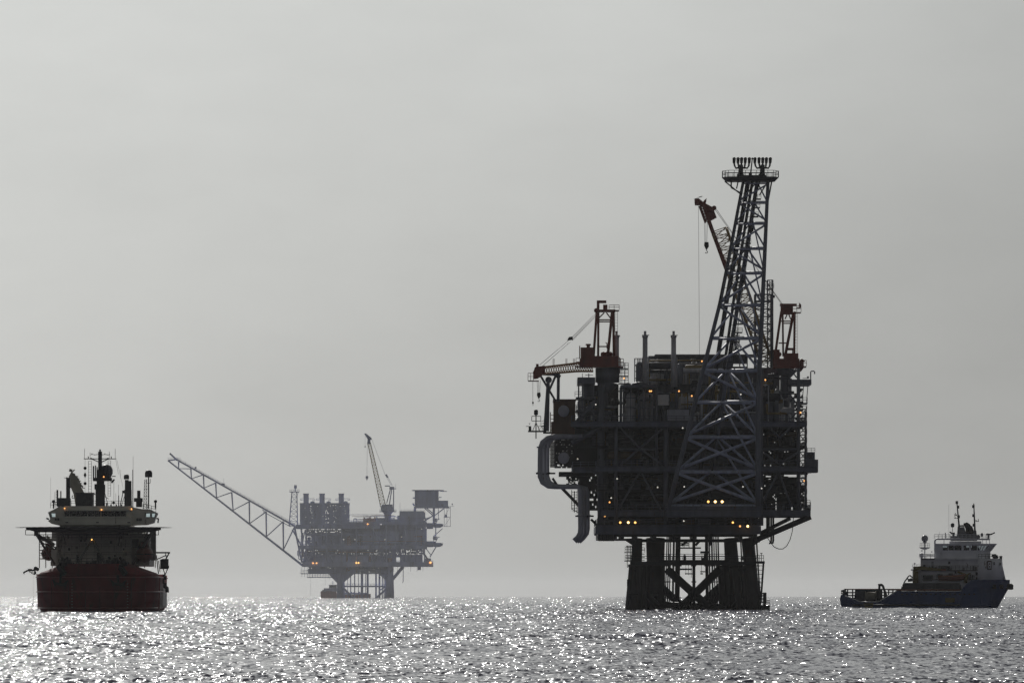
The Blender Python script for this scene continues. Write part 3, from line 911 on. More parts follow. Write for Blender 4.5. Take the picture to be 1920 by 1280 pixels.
# right side: stair tower, side slab, cabin
mb = MB()
for xx, d in ((1499, -9), (1512, -9), (1499, -4), (1512, -4)): mb.beam(P(xx, 762, d), P(xx, 960, d), .2)
for k, yy in enumerate(range(766, 958, 16)):
    mb.box(P.X(1498, -9), P.X(1513, -9), -9, -4, P.Z(yy + 1, -9), P.Z(yy, -9))
    mb.rail([P(1498, yy, -9), P(1513, yy, -9)], 1.1, .045, 1.0)
    a, b = (1499, 1512) if k % 2 else (1512, 1499)
    mb.beam(P(a, yy, -7), P(b, yy + 16, -7), .35, .16)
    mb.beam(P(b, yy, -4.4), P(a, yy + 16, -4.4), .14)
mb.build('stair_tower', DARK, np_root)
mb = MB()
P.box(mb, 1480, 1521.5, 711, 721, -12, 2)
mb.path([P(1520, 711, -10), P(1520, 697, -10), P(1521, 695.5, -10), P(1526, 695.5, -10), P(1527.5, 697, -10), P(1527.5, 701, -10)], .12, 6)
mb.beam(P(1515, 721, -11), P(1512, 755, -11), .16).beam(P(1507, 721, -11), P(1504, 752, -11), .16)
mb.box(P.X(1498, -11), P.X(1514, -11), -12, -4, P.Z(757, -11), P.Z(755, -11))
mb.rail([P(1498, 755, -12), P(1514, 755, -12)], 1.1, .04, 1)
mb.box(P.X(1510), P.X(1513), -10, -8, P.Z(711), P.Z(708)).beam(P(1505, 709, -9), P(1516, 709, -9), .12)
mb.build('side_platform', STEEL, np_root)
mb = MB()
P.box(mb, 1510, 1528, 847, 866, -12, -5); P.box(mb, 1511, 1534, 861, 885, -13, -4)
mb.cur = 1; P.box(mb, 1514, 1524, 851, 858, -12.06, -12); mb.cur = 0
mb.rail([P(1514, 847, -11.9), P(1528, 847, -11.9)], .8, .04, 1)
mb.build('side_cabin', [STEEL, GLASS], np_root)
mb = MB()
mb.rail([P(1506, 956, -13), P(1520, 956, -13)], 1.6, .05, .7).rail([P(1512, 948, -12), P(1519, 948, -12)], 1.2, .05, .6)
P.box(mb, 1510, 1520, 952, 968, -12.5, -6)
mb.build('corner_walkway', DARK, np_root)
mb = MB()   # lattice mast behind the flare tower
mb.lattice(P(1431, 690, 2), P(1431, 552, 2), 3.4, 3.4, 10, .2, .09, side=(1, 0, 0))
P.box(mb, 1415, 1449, 563, 565, 0, 4); mb.rail([P(1415, 563, 0), P(1449, 563, 0)], 1.1, .04, 1)
mb.lattice(P(1444, 690, 4), P(1444, 525, 4), 1.1, 1.1, 18, .12, .06, side=(1, 0, 0))
P.box(mb, 1436, 1449, 541, 542.5, 3, 5); mb.rail([P(1436, 541, 3), P(1451, 541, 3)], 1.0, .04, .8)
for xx in (1438, 1443, 1447): mb.beam(P(xx, 520 + (xx % 5) * 2, 4), P(xx, 552, 4), .12)
mb.box(P.X(1450), P.X(1454), 3, 4, P.Z(557), P.Z(552))
mb.build('lattice_mast', STEEL, np_root)

# --- flare tower
flare = MB().box(P.X(1253, -33), P.X(1426, -33), -33.8, -32.2, P.Z(955, -33), P.Z(949, -33)).build('flare_tower', GIRDER, np_root)
LV = [341, 378, 417, 464, 510, 570, 632, 693, 752, 817, 882, 945]
def dF(y): return -31 + (945 - y) / 604 * 9.0
def FL(y): return P(1254 + (942 - y) / 600 * 140.0 if y > 560 else 1343.2 + (560 - y) / 219 * 50.5, y, dF(y))
def FR(y): return P(1421 + max(0, (760 - y)) / 419 * 19.0, y, dF(y))
def FL(y):
    pts = [(341, 1393.5), (558, 1352.5), (840, 1282), (945, 1254)]
    for (a, xa), (b, xb) in zip(pts, pts[1:]):
        if y <= b: return P(xa + (xb - xa) * (y - a) / (b - a), y, dF(y))
    return P(1254, y, dF(y))
def RR(y): return P(1419 - (y - 343) / 537 * 84.0, y, -18.5 + (y - 343) / 537 * 3.5)
FT = paint('tower_leg_paint', (.13, .145, .19), .42, .3, .06)
for fn, r0, r1, yl in ((FL, .30, .50, 953), (FR, .34, .55, 953), (RR, .34, .48, 890)):
    ys = [340] + LV[1:-1] + [yl] if fn is not RR else [340] + LV[1:-2] + [yl]
    n = len(ys)
    MB().path([fn(y) for y in ys], [r0 + (r1 - r0) * i / (n - 1) for i in range(n)], 12).build('leg', FT, flare)
front = MB(); sides = MB()
for i, y in enumerate(LV):
    front.tube(FL(y + 3), FR(y + 3), .17 + .014 * i, n=8)
    if i < len(LV) - 1:
        y2 = LV[i + 1]
        r = .17 + .015 * i
        if i >= 9:
            front.tube(FL(y + 5), FR(y2 - 3), r, n=8).tube(FR(y + 5), FL(y2 - 3), r, n=8)
        elif i % 2 == 0: front.tube(FL(y2 - 2), FR(y + 4), r, n=8)
        else: front.tube(FL(y + 4), FR(y2 - 4), r, n=8)
    yr = min(y, 886)
    if i < 11:
        sides.tube(FL(y), RR(yr), .13 + .008 * i, n=8).tube(FR(y), RR(yr), .13 + .008 * i, n=8)
        y2 = LV[i + 1]; yr2 = min(y2, 888)
        sides.tube(RR(yr), FR(y2), .15 + .015 * i, n=8)
        sides.tube(RR(yr), FL(y2), .15 + .014 * i, n=8)
        if i > 2: sides.tube(RR(max(343, yr - 60)), FR(y2), .11 + .012 * i, n=8)
front.build('front_bracing', TOWER, flare); sides.build('side_bracing', TOWER, flare)
gp = MB().path([P(1403, 338, -20), P(1384, 450, -20.5), P(1363, 560, -21), P(1341, 700, -21), P(1325, 800, -19), P(1306, 930, -17)], [.48, .48, .48, .46, .45, .45], 10)
gp.build('gas_pipe', DARK, flare)
gp = MB().path([P(1411, 338, -21), P(1393, 450, -20), P(1376, 560, -19.5), P(1356, 700, -18), P(1342, 800, -16), P(1330, 930, -15)], .3, 10)
gp.build('gas_pipe', DARK, flare)
mb = MB()
mb.ladder(P(1396, 345, -22.6), P(1352, 575, -26), 1.1, .07, 1.9)
mb.ladder(P(1416, 345, -19.2), P(1384, 560, -18.6), 1.3, .08, 1.7)
mb.ladder(P(1383, 562, -18.6), P(1366, 690, -17), 1.6, .07, 1.2)
mb.build('ladder', DARK, flare)
for xx, yy in ((1421, 372), (1419, 388), (1416, 405), (1402, 455), (1400, 468), (1396, 485), (1392, 527), (1386, 540), (1384, 576), (1390, 606), (1386, 622), (1380, 640)):
    mb = MB(); P.box(mb, xx - 8, xx + 6, yy, yy + 2.2, -19.5, -17.6)
    mb.rail([P(xx - 8, yy, -19.5), P(xx + 6, yy, -19.5)], .8, .04, .8)
    mb.build('landing', DARK, flare)
mb = MB()
P.box(mb, 1403, 1413, 424, 436, -19.5, -18)
for k in range(9): mb.beam(P(1372 + k * 2, 622 + k % 3 * 5, -18), P(1366 + k * 2, 664, -17), .14)
mb.build('pipe_rack', DARK, flare)
# tip platform and burners
tp = MB()
dT = -21
hull = lambda w, d: [(P.X(1407, dT) + sx * w * a, dT + sy * d * b) for sx, sy, a, b in ((-1, -1, .8, 1), (1, -1, .8, 1), (1, -1, 1, .4), (1, 1, 1, .4), (1, 1, .8, 1), (-1, 1, .8, 1), (-1, 1, 1, .4), (-1, -1, 1, .4))]
lo = [(x, y, P.Z(340.5, dT)) for x, y in hull(5.0, 3.2)]; hi = [(x, y, P.Z(333, dT)) for x, y in hull(5.8, 4.0)]
tp.loft([lo, hi], False)
pts = [(x, y, P.Z(333, dT)) for x, y in hull(5.75, 3.95)]
tp.rail(pts + pts[:1], 1.25, .05, 1.1)
for a, b in (((1359, 340), (1391, 366)), ((1371, 340), (1371, 352)), ((1384, 340), (1381, 354)), ((1447, 340), (1440, 378)), ((1440, 340), (1424, 366)), ((1371, 352), (1389, 362)), ((1425, 340), (1420, 356))):
    tp.tube(P(*a, dT), P(*b, dT), .15, n=6)
P.box(tp, 1384, 1437, 329, 333.5, dT - 1, dT + 1); P.box(tp, 1404, 1410, 324, 330, dT - .6, dT + .6)
tp.build('tip_platform', DARK, flare)
for cx, tips in ((1389.5, (1376.5, 1383.8, 1390.5, 1397.5, 1405)), (1430, (1415.5, 1423.2, 1430.2, 1437, 1444.3))):
    MB().tube(P(cx - 1, 329, dT), P(cx, 309, dT), .55, .42, n=10).tube(P(cx - 1.5, 331, dT), P(cx - 1.5, 326, dT), .7, n=10).build('burner_manifold', DARK, flare)
    for t in tips:
        s = 1 if t > cx else -1
        far = abs(t - cx) > 3
        q = [P(cx, 314, dT), P(t - s * (abs(t - cx) * .25 if far else 0), 315.5 if far else 311, dT), P(t - s * 1.0, 311, dT), P(t - .3, 305, dT)] if far else [P(cx, 313, dT), P(t, 305, dT)]
        mb = MB().path(q, .19, 8)
        mb.tube(P(t - .3, 306, dT), P(t, 298.5, dT), .28, .33, n=10).ball(P(t, 298, dT), .36, 10)
        mb.build('burner', DARK, flare)
mb = MB().tube(P(1407, 330, dT), P(1410.5, 298, dT), .16, .12, n=8).ball(P(1410.6, 297.5, dT), .22, 8)
mb.build('pilot_burner', DARK, flare)

# --- left crane with its boom resting
def arope(mb, a, b, r=.05): mb.tube(a, b, r, n=5)
c1 = MB().lathe([(1.05, -3), (1.05, 0)], P(1131, 760, -6), 18).tube(P(1131, 1000, -6), P(1131, 735, -6), 1.05, n=18).tube(P(1135, 736, -6), P(1139, 716, -6), 1.1, 2.45, n=18).tube(P(1139, 717, -6), P(1139, 690, -6), 2.5, n=20)
c1 = c1.build('pedestal_crane', STEEL, np_root, 'crane with its short boom lying level on a rest')
mb = MB()
P.box(mb, 1087, 1160, 672, 688, -9, -3); P.box(mb, 1089, 1113, 651, 673, -9, -5); P.box(mb, 1113, 1160, 667, 673, -8.6, -3.4)
mb.tube(P(1103, 651, -7), P(1103, 646, -7), .35, n=10).tube(P(1103, 647.5, -7), P(1103, 644.5, -7), .6, .5, n=10)
for xx in (1131, 1137, 1144): mb.ball(P(xx, 664, -7), .55, 10)
P.box(mb, 1152, 1169, 686, 688.5, -9, -3); mb.rail([P(1158, 686, -9), P(1169, 686, -9)], 1.5, .06, .7).rail([P(1158, 686, -3), P(1169, 686, -3)], 1.5, .06, .7)
mb.rail([P(1080, 686, -9), P(1088, 686, -9)], 1.6, .05, .8); P.box(mb, 1080, 1089, 686, 688, -9, -5)
P.box(mb, 1086, 1088, 648, 672, -9, -8.6)
mb.build('slew_house', CRED, c1)
mb = MB()
for d in (-8, -4):
    for a, b, r in (((1113, 668), (1119, 583), .26), ((1121.5, 668), (1122, 583), .24), ((1139.5, 668), (1148, 583), .3), ((1151, 668), (1150, 583), .26)): mb.tube(P(*a, d), P(*b, d), r, n=8)
    for a, b in (((1122, 597), (1133, 586)), ((1146, 598), (1137, 586)), ((1122, 599.5), (1146, 599.5)), ((1122, 603), (1146, 603)), ((1123, 649.5), (1142, 649.5))): mb.tube(P(*a, d), P(*b, d), .15, n=6)
P.box(mb, 1117, 1154, 580, 584, -8.4, -3.6)
P.box(mb, 1119, 1124, 564, 581, -6.6, -5.4); P.box(mb, 1119, 1137, 563, 568, -6.7, -5.3); P.box(mb, 1131, 1139, 571, 580, -7, -5)
mb.tube(P(1118, 582, -7.5), P(1118, 582, -4.5), .5, n=12)
P.box(mb, 1148, 1161, 581, 582.6, -8, -4); mb.rail([P(1142, 581, -8), P(1161, 581, -8)], 1.05, .05, .9).rail([P(1142, 581, -4), P(1161, 581, -4)], 1.05, .05, .9)
mb.ladder(P(1155.5, 584, -6), P(1155.5, 622, -6), .55, .035, .6)
mb.path([P(1138, 653, -7), P(1138, 643, -7), P(1135, 642, -7)], .1, 6)
mb.build('mast', CRED, c1)
mb = MB()
b0, b1 = P(1112, 692, -7), P(1013, 700, -9)
top = lambda t: P(1112 - t * 98, 677 + t * 12, -7 - 2 * t); bot = lambda t: P(1112 - t * 98, (696 if t < .3 else 696 + (t - .3) * 8), -7 - 2 * t)
for k in range(2):
    o = Vector((0, 1.6 * k - .8, 0))
    nb = 22
    for i in range(nb):
        t0, t1 = i / nb, (i + 1) / nb
        mb.tube(top(t0) + o, top(t1) + o, .22, n=6).tube(bot(t0) + o, bot(t1) + o, .2, n=6)
        mb.beam(top(t0) + o, bot(t1) + o, .13).beam(bot(t0) + o, top(t1) + o, .13)
for i in range(12):
    t = i / 11
    mb.beam(top(t) - Vector((0, .8, 0)), top(t) + Vector((0, .8, 0)), .14).beam(bot(t) - Vector((0, .8, 0)), bot(t) + Vector((0, .8, 0)), .14)
mb.cur = 1
mb.prism([(P.X(1014), P.Z(689)), (P.X(1022), P.Z(688)), (P.X(1022), P.Z(702)), (P.X(1008), P.Z(712)), (P.X(1000), P.Z(713)), (P.X(999), P.Z(700)), (P.X(1004), P.Z(690))], -10, -8)
mb.tube(P(1007, 692, -9.5), P(1007, 692, -8.5), .6, n=12); P.box(mb, 1005, 1010, 682, 692, -9.3, -8.7)
P.box(mb, 990, 1010, 713, 714.5, -10.5, -7.5); mb.rail([P(990, 713, -10.5), P(1000, 713, -10.5)], 1.5, .05, .6).rail([P(990, 713, -7.5), P(1000, 713, -7.5)], 1.5, .05, .6)
for xx in (1037, 1061, 1075): mb.beam(P(xx, 684, -8), P(xx, 672, -8), .1); mb.beam(P(xx + 2, 684, -8), P(xx + 2, 672, -8), .1)
mb.build('boom', [paint('boom_brown', (.62, .29, .10), .45, .25, .08), CRED], c1)
mb = MB()
for o in (0, 2.5, 4.5):
    arope(mb, P(1117 + o * .3, 587 + o, -6), P(1071 + o * .4, 634 + o, -7), .045)
arope(mb, P(1066, 638, -7), P(1012, 684, -9), .05); arope(mb, P(1070, 640, -7), P(1016, 687, -9), .05)
mb.cur = 1
mb.prism([(P.X(1063), P.Z(640)), (P.X(1066), P.Z(634)), (P.X(1073), P.Z(633)), (P.X(1074), P.Z(639)), (P.X(1068), P.Z(640))], -7.4, -6.6)
mb.build('pendant_ropes', [CABLE, BLACK], c1)
def hook(cx, y0, y1, d, parent, size=1.0, rx=3.0):
    mb = MB()
    for o in (-rx, 0, rx): arope(mb, P(cx + o, y0, d), P(cx + o * .6, y1, d), .04)
    mb.build('hoist_rope', CABLE, parent)
    mb = MB()
    s = size
    mb.prism([(P.X(cx) - .42 * s, P.Z(y1)), (P.X(cx) + .42 * s, P.Z(y1)), (P.X(cx) + .5 * s, P.Z(y1) - .9 * s), (P.X(cx) + .15 * s, P.Z(y1) - 1.5 * s), (P.X(cx) - .15 * s, P.Z(y1) - 1.5 * s), (P.X(cx) - .5 * s, P.Z(y1) - .7 * s)], d - .3 * s, d + .3 * s)
    z = P.Z(y1) - 1.5 * s; x = P.X(cx)
    mb.path([Vector((x, d, z)), Vector((x, d, z - .25 * s)), Vector((x + .22 * s, d, z - .45 * s)), Vector((x + .15 * s, d, z - .75 * s)), Vector((x - .12 * s, d, z - .8 * s)), Vector((x - .26 * s, d, z - .6 * s))], .08 * s, 6)
    mb.build('hook_block', BLACK, parent)
hook(1010, 713, 738, -9, c1, .8, 3)
hook(999, 714, 755, -9, c1, .35, 0)
mb = MB()   # boom rest
mb.tube(P(1024, 808, -8), P(1028, 712, -8), .62, .34, n=10).ball(P(1028.5, 712, -8), .7).tube(P(1046.5, 752, -7), P(1047, 706, -7), .32, n=10)
mb.tube(P(1014, 705, -8), P(1042, 752, -8), .22, n=8).tube(P(1042, 704, -8), P(1026, 740, -8), .24, n=8)
mb.prism([(P.X(1010), P.Z(702)), (P.X(1050), P.Z(702)), (P.X(1049), P.Z(707)), (P.X(1010), P.Z(705))], -9.5, -6.5)
mb.prism([(P.X(1040), P.Z(705)), (P.X(1052), P.Z(705)), (P.X(1047), P.Z(716))], -8, -7)
mb.build('boom_rest', STEEL, np_root)
mb = MB()   # ladder cage under the slew ring
for k in range(4): mb.rail([P(1163, 690 + 14 * k, -9), P(1178, 690 + 14 * k, -9)], 1.1, .05, .7); P.box(mb, 1160, 1178, 690 + 14 * k, 691.5 + 14 * k, -9, -5)
for xx in (1166, 1172, 1178): mb.beam(P(xx, 680, -9), P(xx, 740, -9), .12)
mb.build('access_stair', STEEL, np_root)

# --- right crane, boom raised behind the flare tower
c2 = MB().tube(P(1472, 800, 2), P(1472, 705, 2), 1.05, n=18).tube(P(1472, 706, 2), P(1475, 690, 2), 1.2, 2.4, n=18).build('pedestal_crane', STEEL, np_root, 'crane with its boom raised high')
mb = MB()
P.box(mb, 1450, 1499, 672, 690, -1, 5); P.box(mb, 1470, 1497, 662, 673, -1, 3); P.box(mb, 1451, 1462, 655, 673, -1, 2)
P.box(mb, 1495, 1512, 686, 688, -1, 5); mb.rail([P(1496, 686, -1), P(1512, 686, -1)], 1.2, .05, .8)
mb.path([P(1498, 694, 1), P(1503, 688, 1), P(1503, 678, 1), P(1506, 674, 1)], [.5, .5, .45, .55], 8)
mb.ball(P(1461, 664, 0), .5)
mb.build('slew_house', CRED, c2)
mb = MB()
for d in (0, 4):
    for a, b, r in (((1453, 668), (1465, 583), .26), ((1468.5, 668), (1467.5, 583), .2), ((1472, 668), (1488, 586), .3), ((1489, 676), (1490, 584), .24)): mb.tube(P(*a, d), P(*b, d), r, n=8)
    for a, b in (((1464, 602), (1484, 602)), ((1466, 606), (1484, 606)), ((1472, 598), (1477, 587)), ((1483, 599), (1478, 587)), ((1460, 643), (1476, 643))): mb.tube(P(*a, d), P(*b, d), .15, n=6)
P.box(mb, 1463, 1494, 569, 573, .2, 3.8); P.box(mb, 1464, 1487, 573, 589, .8, 3.2)
P.box(mb, 1486, 1502, 585, 586.5, 0, 4); mb.rail([P(1486, 585, 0), P(1502, 585, 0)], 1.3, .05, .8)
P.box(mb, 1494, 1501, 576, 577.5, 0, 4); mb.prism([(P.X(1498), P.Z(574)), (P.X(1499.5), P.Z(566.5)), (P.X(1503), P.Z(571)), (P.X(1502), P.Z(576))], 1.5, 2.5)
mb.ladder(P(1492, 588, 2), P(1492, 664, 2), .6, .04, .6)
P.box(mb, 1477, 1491, 652, 656, 1, 3); mb.path([P(1486, 664, 1), P(1486, 653, 1), P(1482, 653, 1)], .1, 6)
mb.build('mast', CRED, c2)
mb = MB()
A0, A1 = P(1437, 676, 2), P(1330, 418, -5)
A1 = P(1349, 432, -4)
mb.lattice(A0, A1, 2.2, 3.1, 22, .26, .10, 2.0, 2.4, side=(1, 0, 0))
mb.cur = 1
# boom head: solid cheek plates and the cranked jib tip
mb.prism([(P.X(1316, -5), P.Z(386, -5)), (P.X(1327, -5), P.Z(388, -5)), (P.X(1338, -5), P.Z(393, -5)), (P.X(1344, -5), P.Z(408, -5)), (P.X(1333, -5), P.Z(414, -5)), (P.X(1345, -5), P.Z(448, -5)), (P.X(1366, -5), P.Z(503, -5)), (P.X(1359, -5), P.Z(507, -5)), (P.X(1331, -5), P.Z(430, -5))], -5, -4.4)
mb.prism([(P.X(1302, -5), P.Z(373, -5)), (P.X(1310, -5), P.Z(372, -5)), (P.X(1320, -5), P.Z(380, -5)), (P.X(1337, -5), P.Z(389, -5)), (P.X(1340, -5), P.Z(398, -5)), (P.X(1328, -5), P.Z(396, -5)), (P.X(1312, -5), P.Z(385, -5)), (P.X(1303, -5), P.Z(385, -5))], -5.4, -4)
mb.prism([(P.X(1316, -5), P.Z(382, -5)), (P.X(1320, -5), P.Z(376, -5)), (P.X(1325, -5), P.Z(371.5, -5)), (P.X(1324, -5), P.Z(379, -5)), (P.X(1321, -5), P.Z(387, -5))], -5.2, -4.2)
mb.tube(P(1339, 390, -5.3), P(1339, 390, -4), .5, n=12).tube(P(1307, 380, -5.6), P(1307, 380, -3.8), .55, n=12)
mb.tube(P(1312, 386, -4.7), P(1323, 416, -4.7), .3, n=8); P.box(mb, 1320.5, 1323.5, 409, 418, -5, -4.4)
mb.cur = 2
for k in range(6): mb.beam(P(1315 + k * 1.7, 390 + k * 5, -4.7), P(1322 + k * 1.6, 394 + k * 5, -4.7), .12)
mb.beam(P(1310, 369.5, -5), P(1317, 368, -5), .09).beam(P(1302, 373, -5), P(1317, 368.5, -5), .07)
mb.build('boom', [CYEL, CRED, DARK], c2)
mb = MB()
for o in (0, 3): arope(mb, P(1468, 571 + o, 2), P(1340 + o, 392, -5), .05)
mb.build('pendant_ropes', CABLE, c2)
hook(1323.5, 416, 456, -4.7, c2, 1.0, 3)
mb = MB(); arope(mb, P(1309.5, 385, -5), P(1311.5, 666, -5), .035)
mb.build('hoist_rope', CABLE, c2)

# --- lamps of the near platform
LN = [(1163, 979, .42, AMBER), (1178, 979, .46, WARM), (1191, 979, .42, AMBER), (1328, 940, .45, AMBER), (1341, 940, .5, WARM), (1354, 940, .5, WARM), (1374, 979, .38, AMBER), (1387.5, 986, .36, ORANGE), (1402, 986, .46, WARM)]
for xx, yy, r, m in LN:
    r *= .52
    d = -35 if 1300 < xx < 1410 and yy < 960 else (-15.6 if yy > 960 else -14)
    mb = MB(); mb.lathe([(r * .3, .0), (r, -.15), (r * .9, -.25), (.05, -.3)], P(xx, yy, d), 12, 'y'); b = P(xx, yy, d)
    o = mb.build('floodlight', m, np_root)
    hb = MB().box(b.x - r * .8, b.x + r * .8, d + .02, d + .5, b.z - r * .5, b.z + r * .6).beam(b + Vector((0, .3, .2)), b + Vector((0, .3, 1.0)), .1)
    hb.build('housing', DARK, o)
for xx, yy, m, d in ((1316, 677, ORANGE, -5), (1273, 733, ORANGE, -14), (1297, 742, ORANGE, -14), (1422, 712, ORANGE, -14), (1435, 712, ORANGE, -14), (1170, 709, ORANGE, -10), (1218, 733, ORANGE, -14.2), (1221, 733, ORANGE, -14.2), (1143, 941, ORANGE, -13), (1134, 967, ORANGE, -13),
                     (1389, 739, WLAMP, -14), (1280, 802, WLAMP, -14.6), (1320, 842, WLAMP, -14), (1083, 860, WLAMP, -12), (1157, 897, WLAMP, -14), (1146, 933, WLAMP, -14), (1233, 913, WLAMP, -14), (1117, 758, WLAMP, -12), (1428, 915, WLAMP, -14), (1283, 912, WLAMP, -14), (1393, 912, WLAMP, -14), (1501, 773, ORANGE, -12.5), (1508, 901, ORANGE, -12), (1282, 976, WLAMP, -15.3)):  # white dot at the process tower is a glowing stand-in for a sky gap
    r = .13 if m is WLAMP else .155
    o = MB().ball(P(xx, yy, d), r, 10).build('deck_lamp', m, np_root)
    b = P(xx, yy, d)
    MB().beam(b + Vector((0, .22, 0)), b + Vector((0, .6, .5)), .1).build('bracket', DARK, o)

# --- loose things on the near platform
def crate(name, label, cat, px0, px1, py0, py1, d0, d1, mat, group=None):
    o = empty(name, NP(((px0 + px1) / 2), py1, d0) + Vector(NP.loc), 0, label, cat, group)
    w = (px1 - px0) * NP.m; h = (py1 - py0) * NP.m
    mb = MB().box(-w / 2, w / 2, 0, d1 - d0, .12, h)
    n = max(3, int(w / .45))
    for i in range(n + 1): mb.box(-w / 2 + w * i / n - .04, -w / 2 + w * i / n + .04, -.05, -.001, .15, h - .05)
    mb.build('container_body', mat, o)
    f = MB()
    for x in (-w / 2, w / 2): f.beam((x, 0, 0), (x, 0, h), .2)
    f.beam((-w / 2 - .1, 0, h), (w / 2 + .1, 0, h), .16).beam((-w / 2 - .1, 0, .08), (w / 2 + .1, 0, .08), .16)
    f.build('frame', DARK, o)
    return o
crate('container', 'white container on the upper deck behind the flare tower leg', 'container', 1232, 1255, 739, 761, -13, -9, PALE)
crate('container', 'wide grey container on the deck edge below the white container', 'container', 1250, 1293, 767, 790, -13.6, -10, DUCT)
crate('container', 'grey container on the lowest deck under the flare tower', 'container', 1307, 1333, 985 - 14, 985 - 1, -14.4, -12.5, DUCT)
crate('container', 'small rust red container on the lowest deck', 'container', 1282, 1303, 973, 984, -14.4, -12.6, RUST)
mb = MB()
hp = [P(1438, 1004, -10), P(1440, 1009, -10), P(1445, 1017, -10.3), P(1452, 1025, -10.6), P(1460, 1028.5, -10.8), P(1468, 1028.5, -11), P(1475, 1023, -11), P(1481, 1012, -11.2), P(1485, 998, -11.4), P(1487, 984, -11.5), P(1487.5, 970, -11.5)]
o = mb.path(hp, .09, 6).build('hose', CABLE)
o.location = NP.loc
tag(o, 'thin black hose hanging in a loop below the right edge of the near platform', 'hose')
# ------------------------------------------------------------------ far platform
FSTEEL = paint('hazed_steel', (.54, .60, .88), .6, .25, .05, .12)  # grey-blue far paints made paler and bluer to add to the thin haze
FPANEL = paint('hazed_cladding', (.58, .65, .92), .6, .2, .03, .12)
FDARK = paint('hazed_dark_steel', (.50, .55, .78), .6, .25, .05, .12)
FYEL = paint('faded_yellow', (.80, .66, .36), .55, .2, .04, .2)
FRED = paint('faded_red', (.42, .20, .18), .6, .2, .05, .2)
FS = 11000 / 7000            # metres in this block are for 7000 m; the platform stands at 11000 m and is that much larger
FP = Frame(680, 7000)
Q = FP
fp_root = empty('offshore_platform', Vector(FP.loc) * FS, 0, 'hazy distant gas platform with a long lattice boom slanting up to the left', 'oil platform')
fp_root.scale = (FS, FS, FS)
fr = random.Random(5)

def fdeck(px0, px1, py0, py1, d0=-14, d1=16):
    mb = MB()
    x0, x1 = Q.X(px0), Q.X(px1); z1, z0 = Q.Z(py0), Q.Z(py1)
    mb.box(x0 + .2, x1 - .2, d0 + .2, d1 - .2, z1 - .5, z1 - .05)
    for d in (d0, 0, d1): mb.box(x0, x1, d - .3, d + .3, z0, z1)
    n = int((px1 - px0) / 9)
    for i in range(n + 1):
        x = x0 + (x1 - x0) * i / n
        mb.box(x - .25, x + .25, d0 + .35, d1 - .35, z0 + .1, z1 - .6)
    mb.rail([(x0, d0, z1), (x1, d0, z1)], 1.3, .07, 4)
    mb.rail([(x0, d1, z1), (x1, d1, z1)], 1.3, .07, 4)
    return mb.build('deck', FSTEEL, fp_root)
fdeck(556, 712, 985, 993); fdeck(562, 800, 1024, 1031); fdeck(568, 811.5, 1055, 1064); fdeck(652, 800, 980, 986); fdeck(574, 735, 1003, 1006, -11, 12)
mb = MB()
mb.box(Q.X(564), Q.X(632), -10, 10, Q.Z(1077.5), Q.Z(1076)).box(Q.X(576), Q.X(628), -8, 8, Q.Z(1084.5), Q.Z(1083)).box(Q.X(632), Q.X(722), -9, 9, Q.Z(1077.5), Q.Z(1075.5))
mb.box(Q.X(578), Q.X(632), -8, 8, Q.Z(1076), Q.Z(1068))
for k in range(14): mb.beam(Q(566 + k * 5, 1064, -9), Q(566 + k * 5, 1083, -9), .3)
for k in range(20): mb.beam(Q(634 + k * 4.4, 1064, -8), Q(634 + k * 4.4, 1076, -8), .35 if k % 3 else .8)
mb.rail([Q(564, 1076, -10), Q(590, 1076, -10)], 3, .1, 2.5).rail([Q(576, 1083, -8), Q(628, 1083, -8)], 2, .1, 2.5)
for xx, y1 in ((582, 1118), (610, 1098), (618, 1088)): mb.beam(Q(xx, 1084, -6), Q(xx, y1, -6), .16)
mb.build('lower_walkway', FDARK, fp_root)
# legs and jacket
for cx, rt, rb, d in ((638, 3.0, 3.3, -6), (730.5, 3.5, 4.2, -6), (641, 2.6, 3.0, 10), (727, 2.8, 3.6, 10)):
    MB().tube(Q(cx + (.8 if cx > 700 else 0), 1130, d), Q(cx, 1062, d), rb, rt, n=16).build('jacket_leg', FSTEEL, fp_root)
mb = MB()
mb.prism([(Q.X(617), Q.Z(1078)), (Q.X(668), Q.Z(1070)), (Q.X(668), Q.Z(1074)), (Q.X(644), Q.Z(1094)), (Q.X(632), Q.Z(1094)), (Q.X(622), Q.Z(1084))], -7, -5)
mb.build('leg_bracket', FSTEEL, fp_root)
mb = MB()
mb.prism([(Q.X(708), Q.Z(1075)), (Q.X(724), Q.Z(1090)), (Q.X(724), Q.Z(1075))], -7, -5)
mb.build('leg_bracket', FSTEEL, fp_root)
MB().tube(Q(757, 1064, -6), Q(735, 1090, -6), 1.1, n=10).build('deck_brace', FSTEEL, fp_root)
MB().tube(Q(754, 1064, 8), Q(733, 1090, 8), 1.1, n=10).build('deck_brace', FSTEEL, fp_root)
mb = MB()
mb.box(Q.X(644), Q.X(724), -1, 3, Q.Z(1102), Q.Z(1099)); mb.rail([Q(644, 1099, -1), Q(724, 1099, -1)], 1.8, .1, 3)
mb.build('jacket_walkway', FSTEEL, fp_root)
mb = MB()
mb.tube(Q(644, 1104, -2), Q(664, 1124, -2), 1.1, n=10).tube(Q(724, 1106, -2), Q(703, 1124, -2), 1.1, n=10).tube(Q(724, 1100, 4), Q(712, 1108, 4), .6, n=8)
mb.build('jacket_brace', FSTEEL, fp_root)
for xx, r in ((657.5, .5), (665, .55), (678.7, 1.2), (689.3, 1.0), (705, .8), (711.5, .9), (717, .5), (720, .4), (652, .3), (685.5, .35), (672, .3)):
    MB().tube(Q(xx, 1130, 1), Q(xx, 1064, 1), r, n=8).build('riser_pipe', FSTEEL, fp_root)
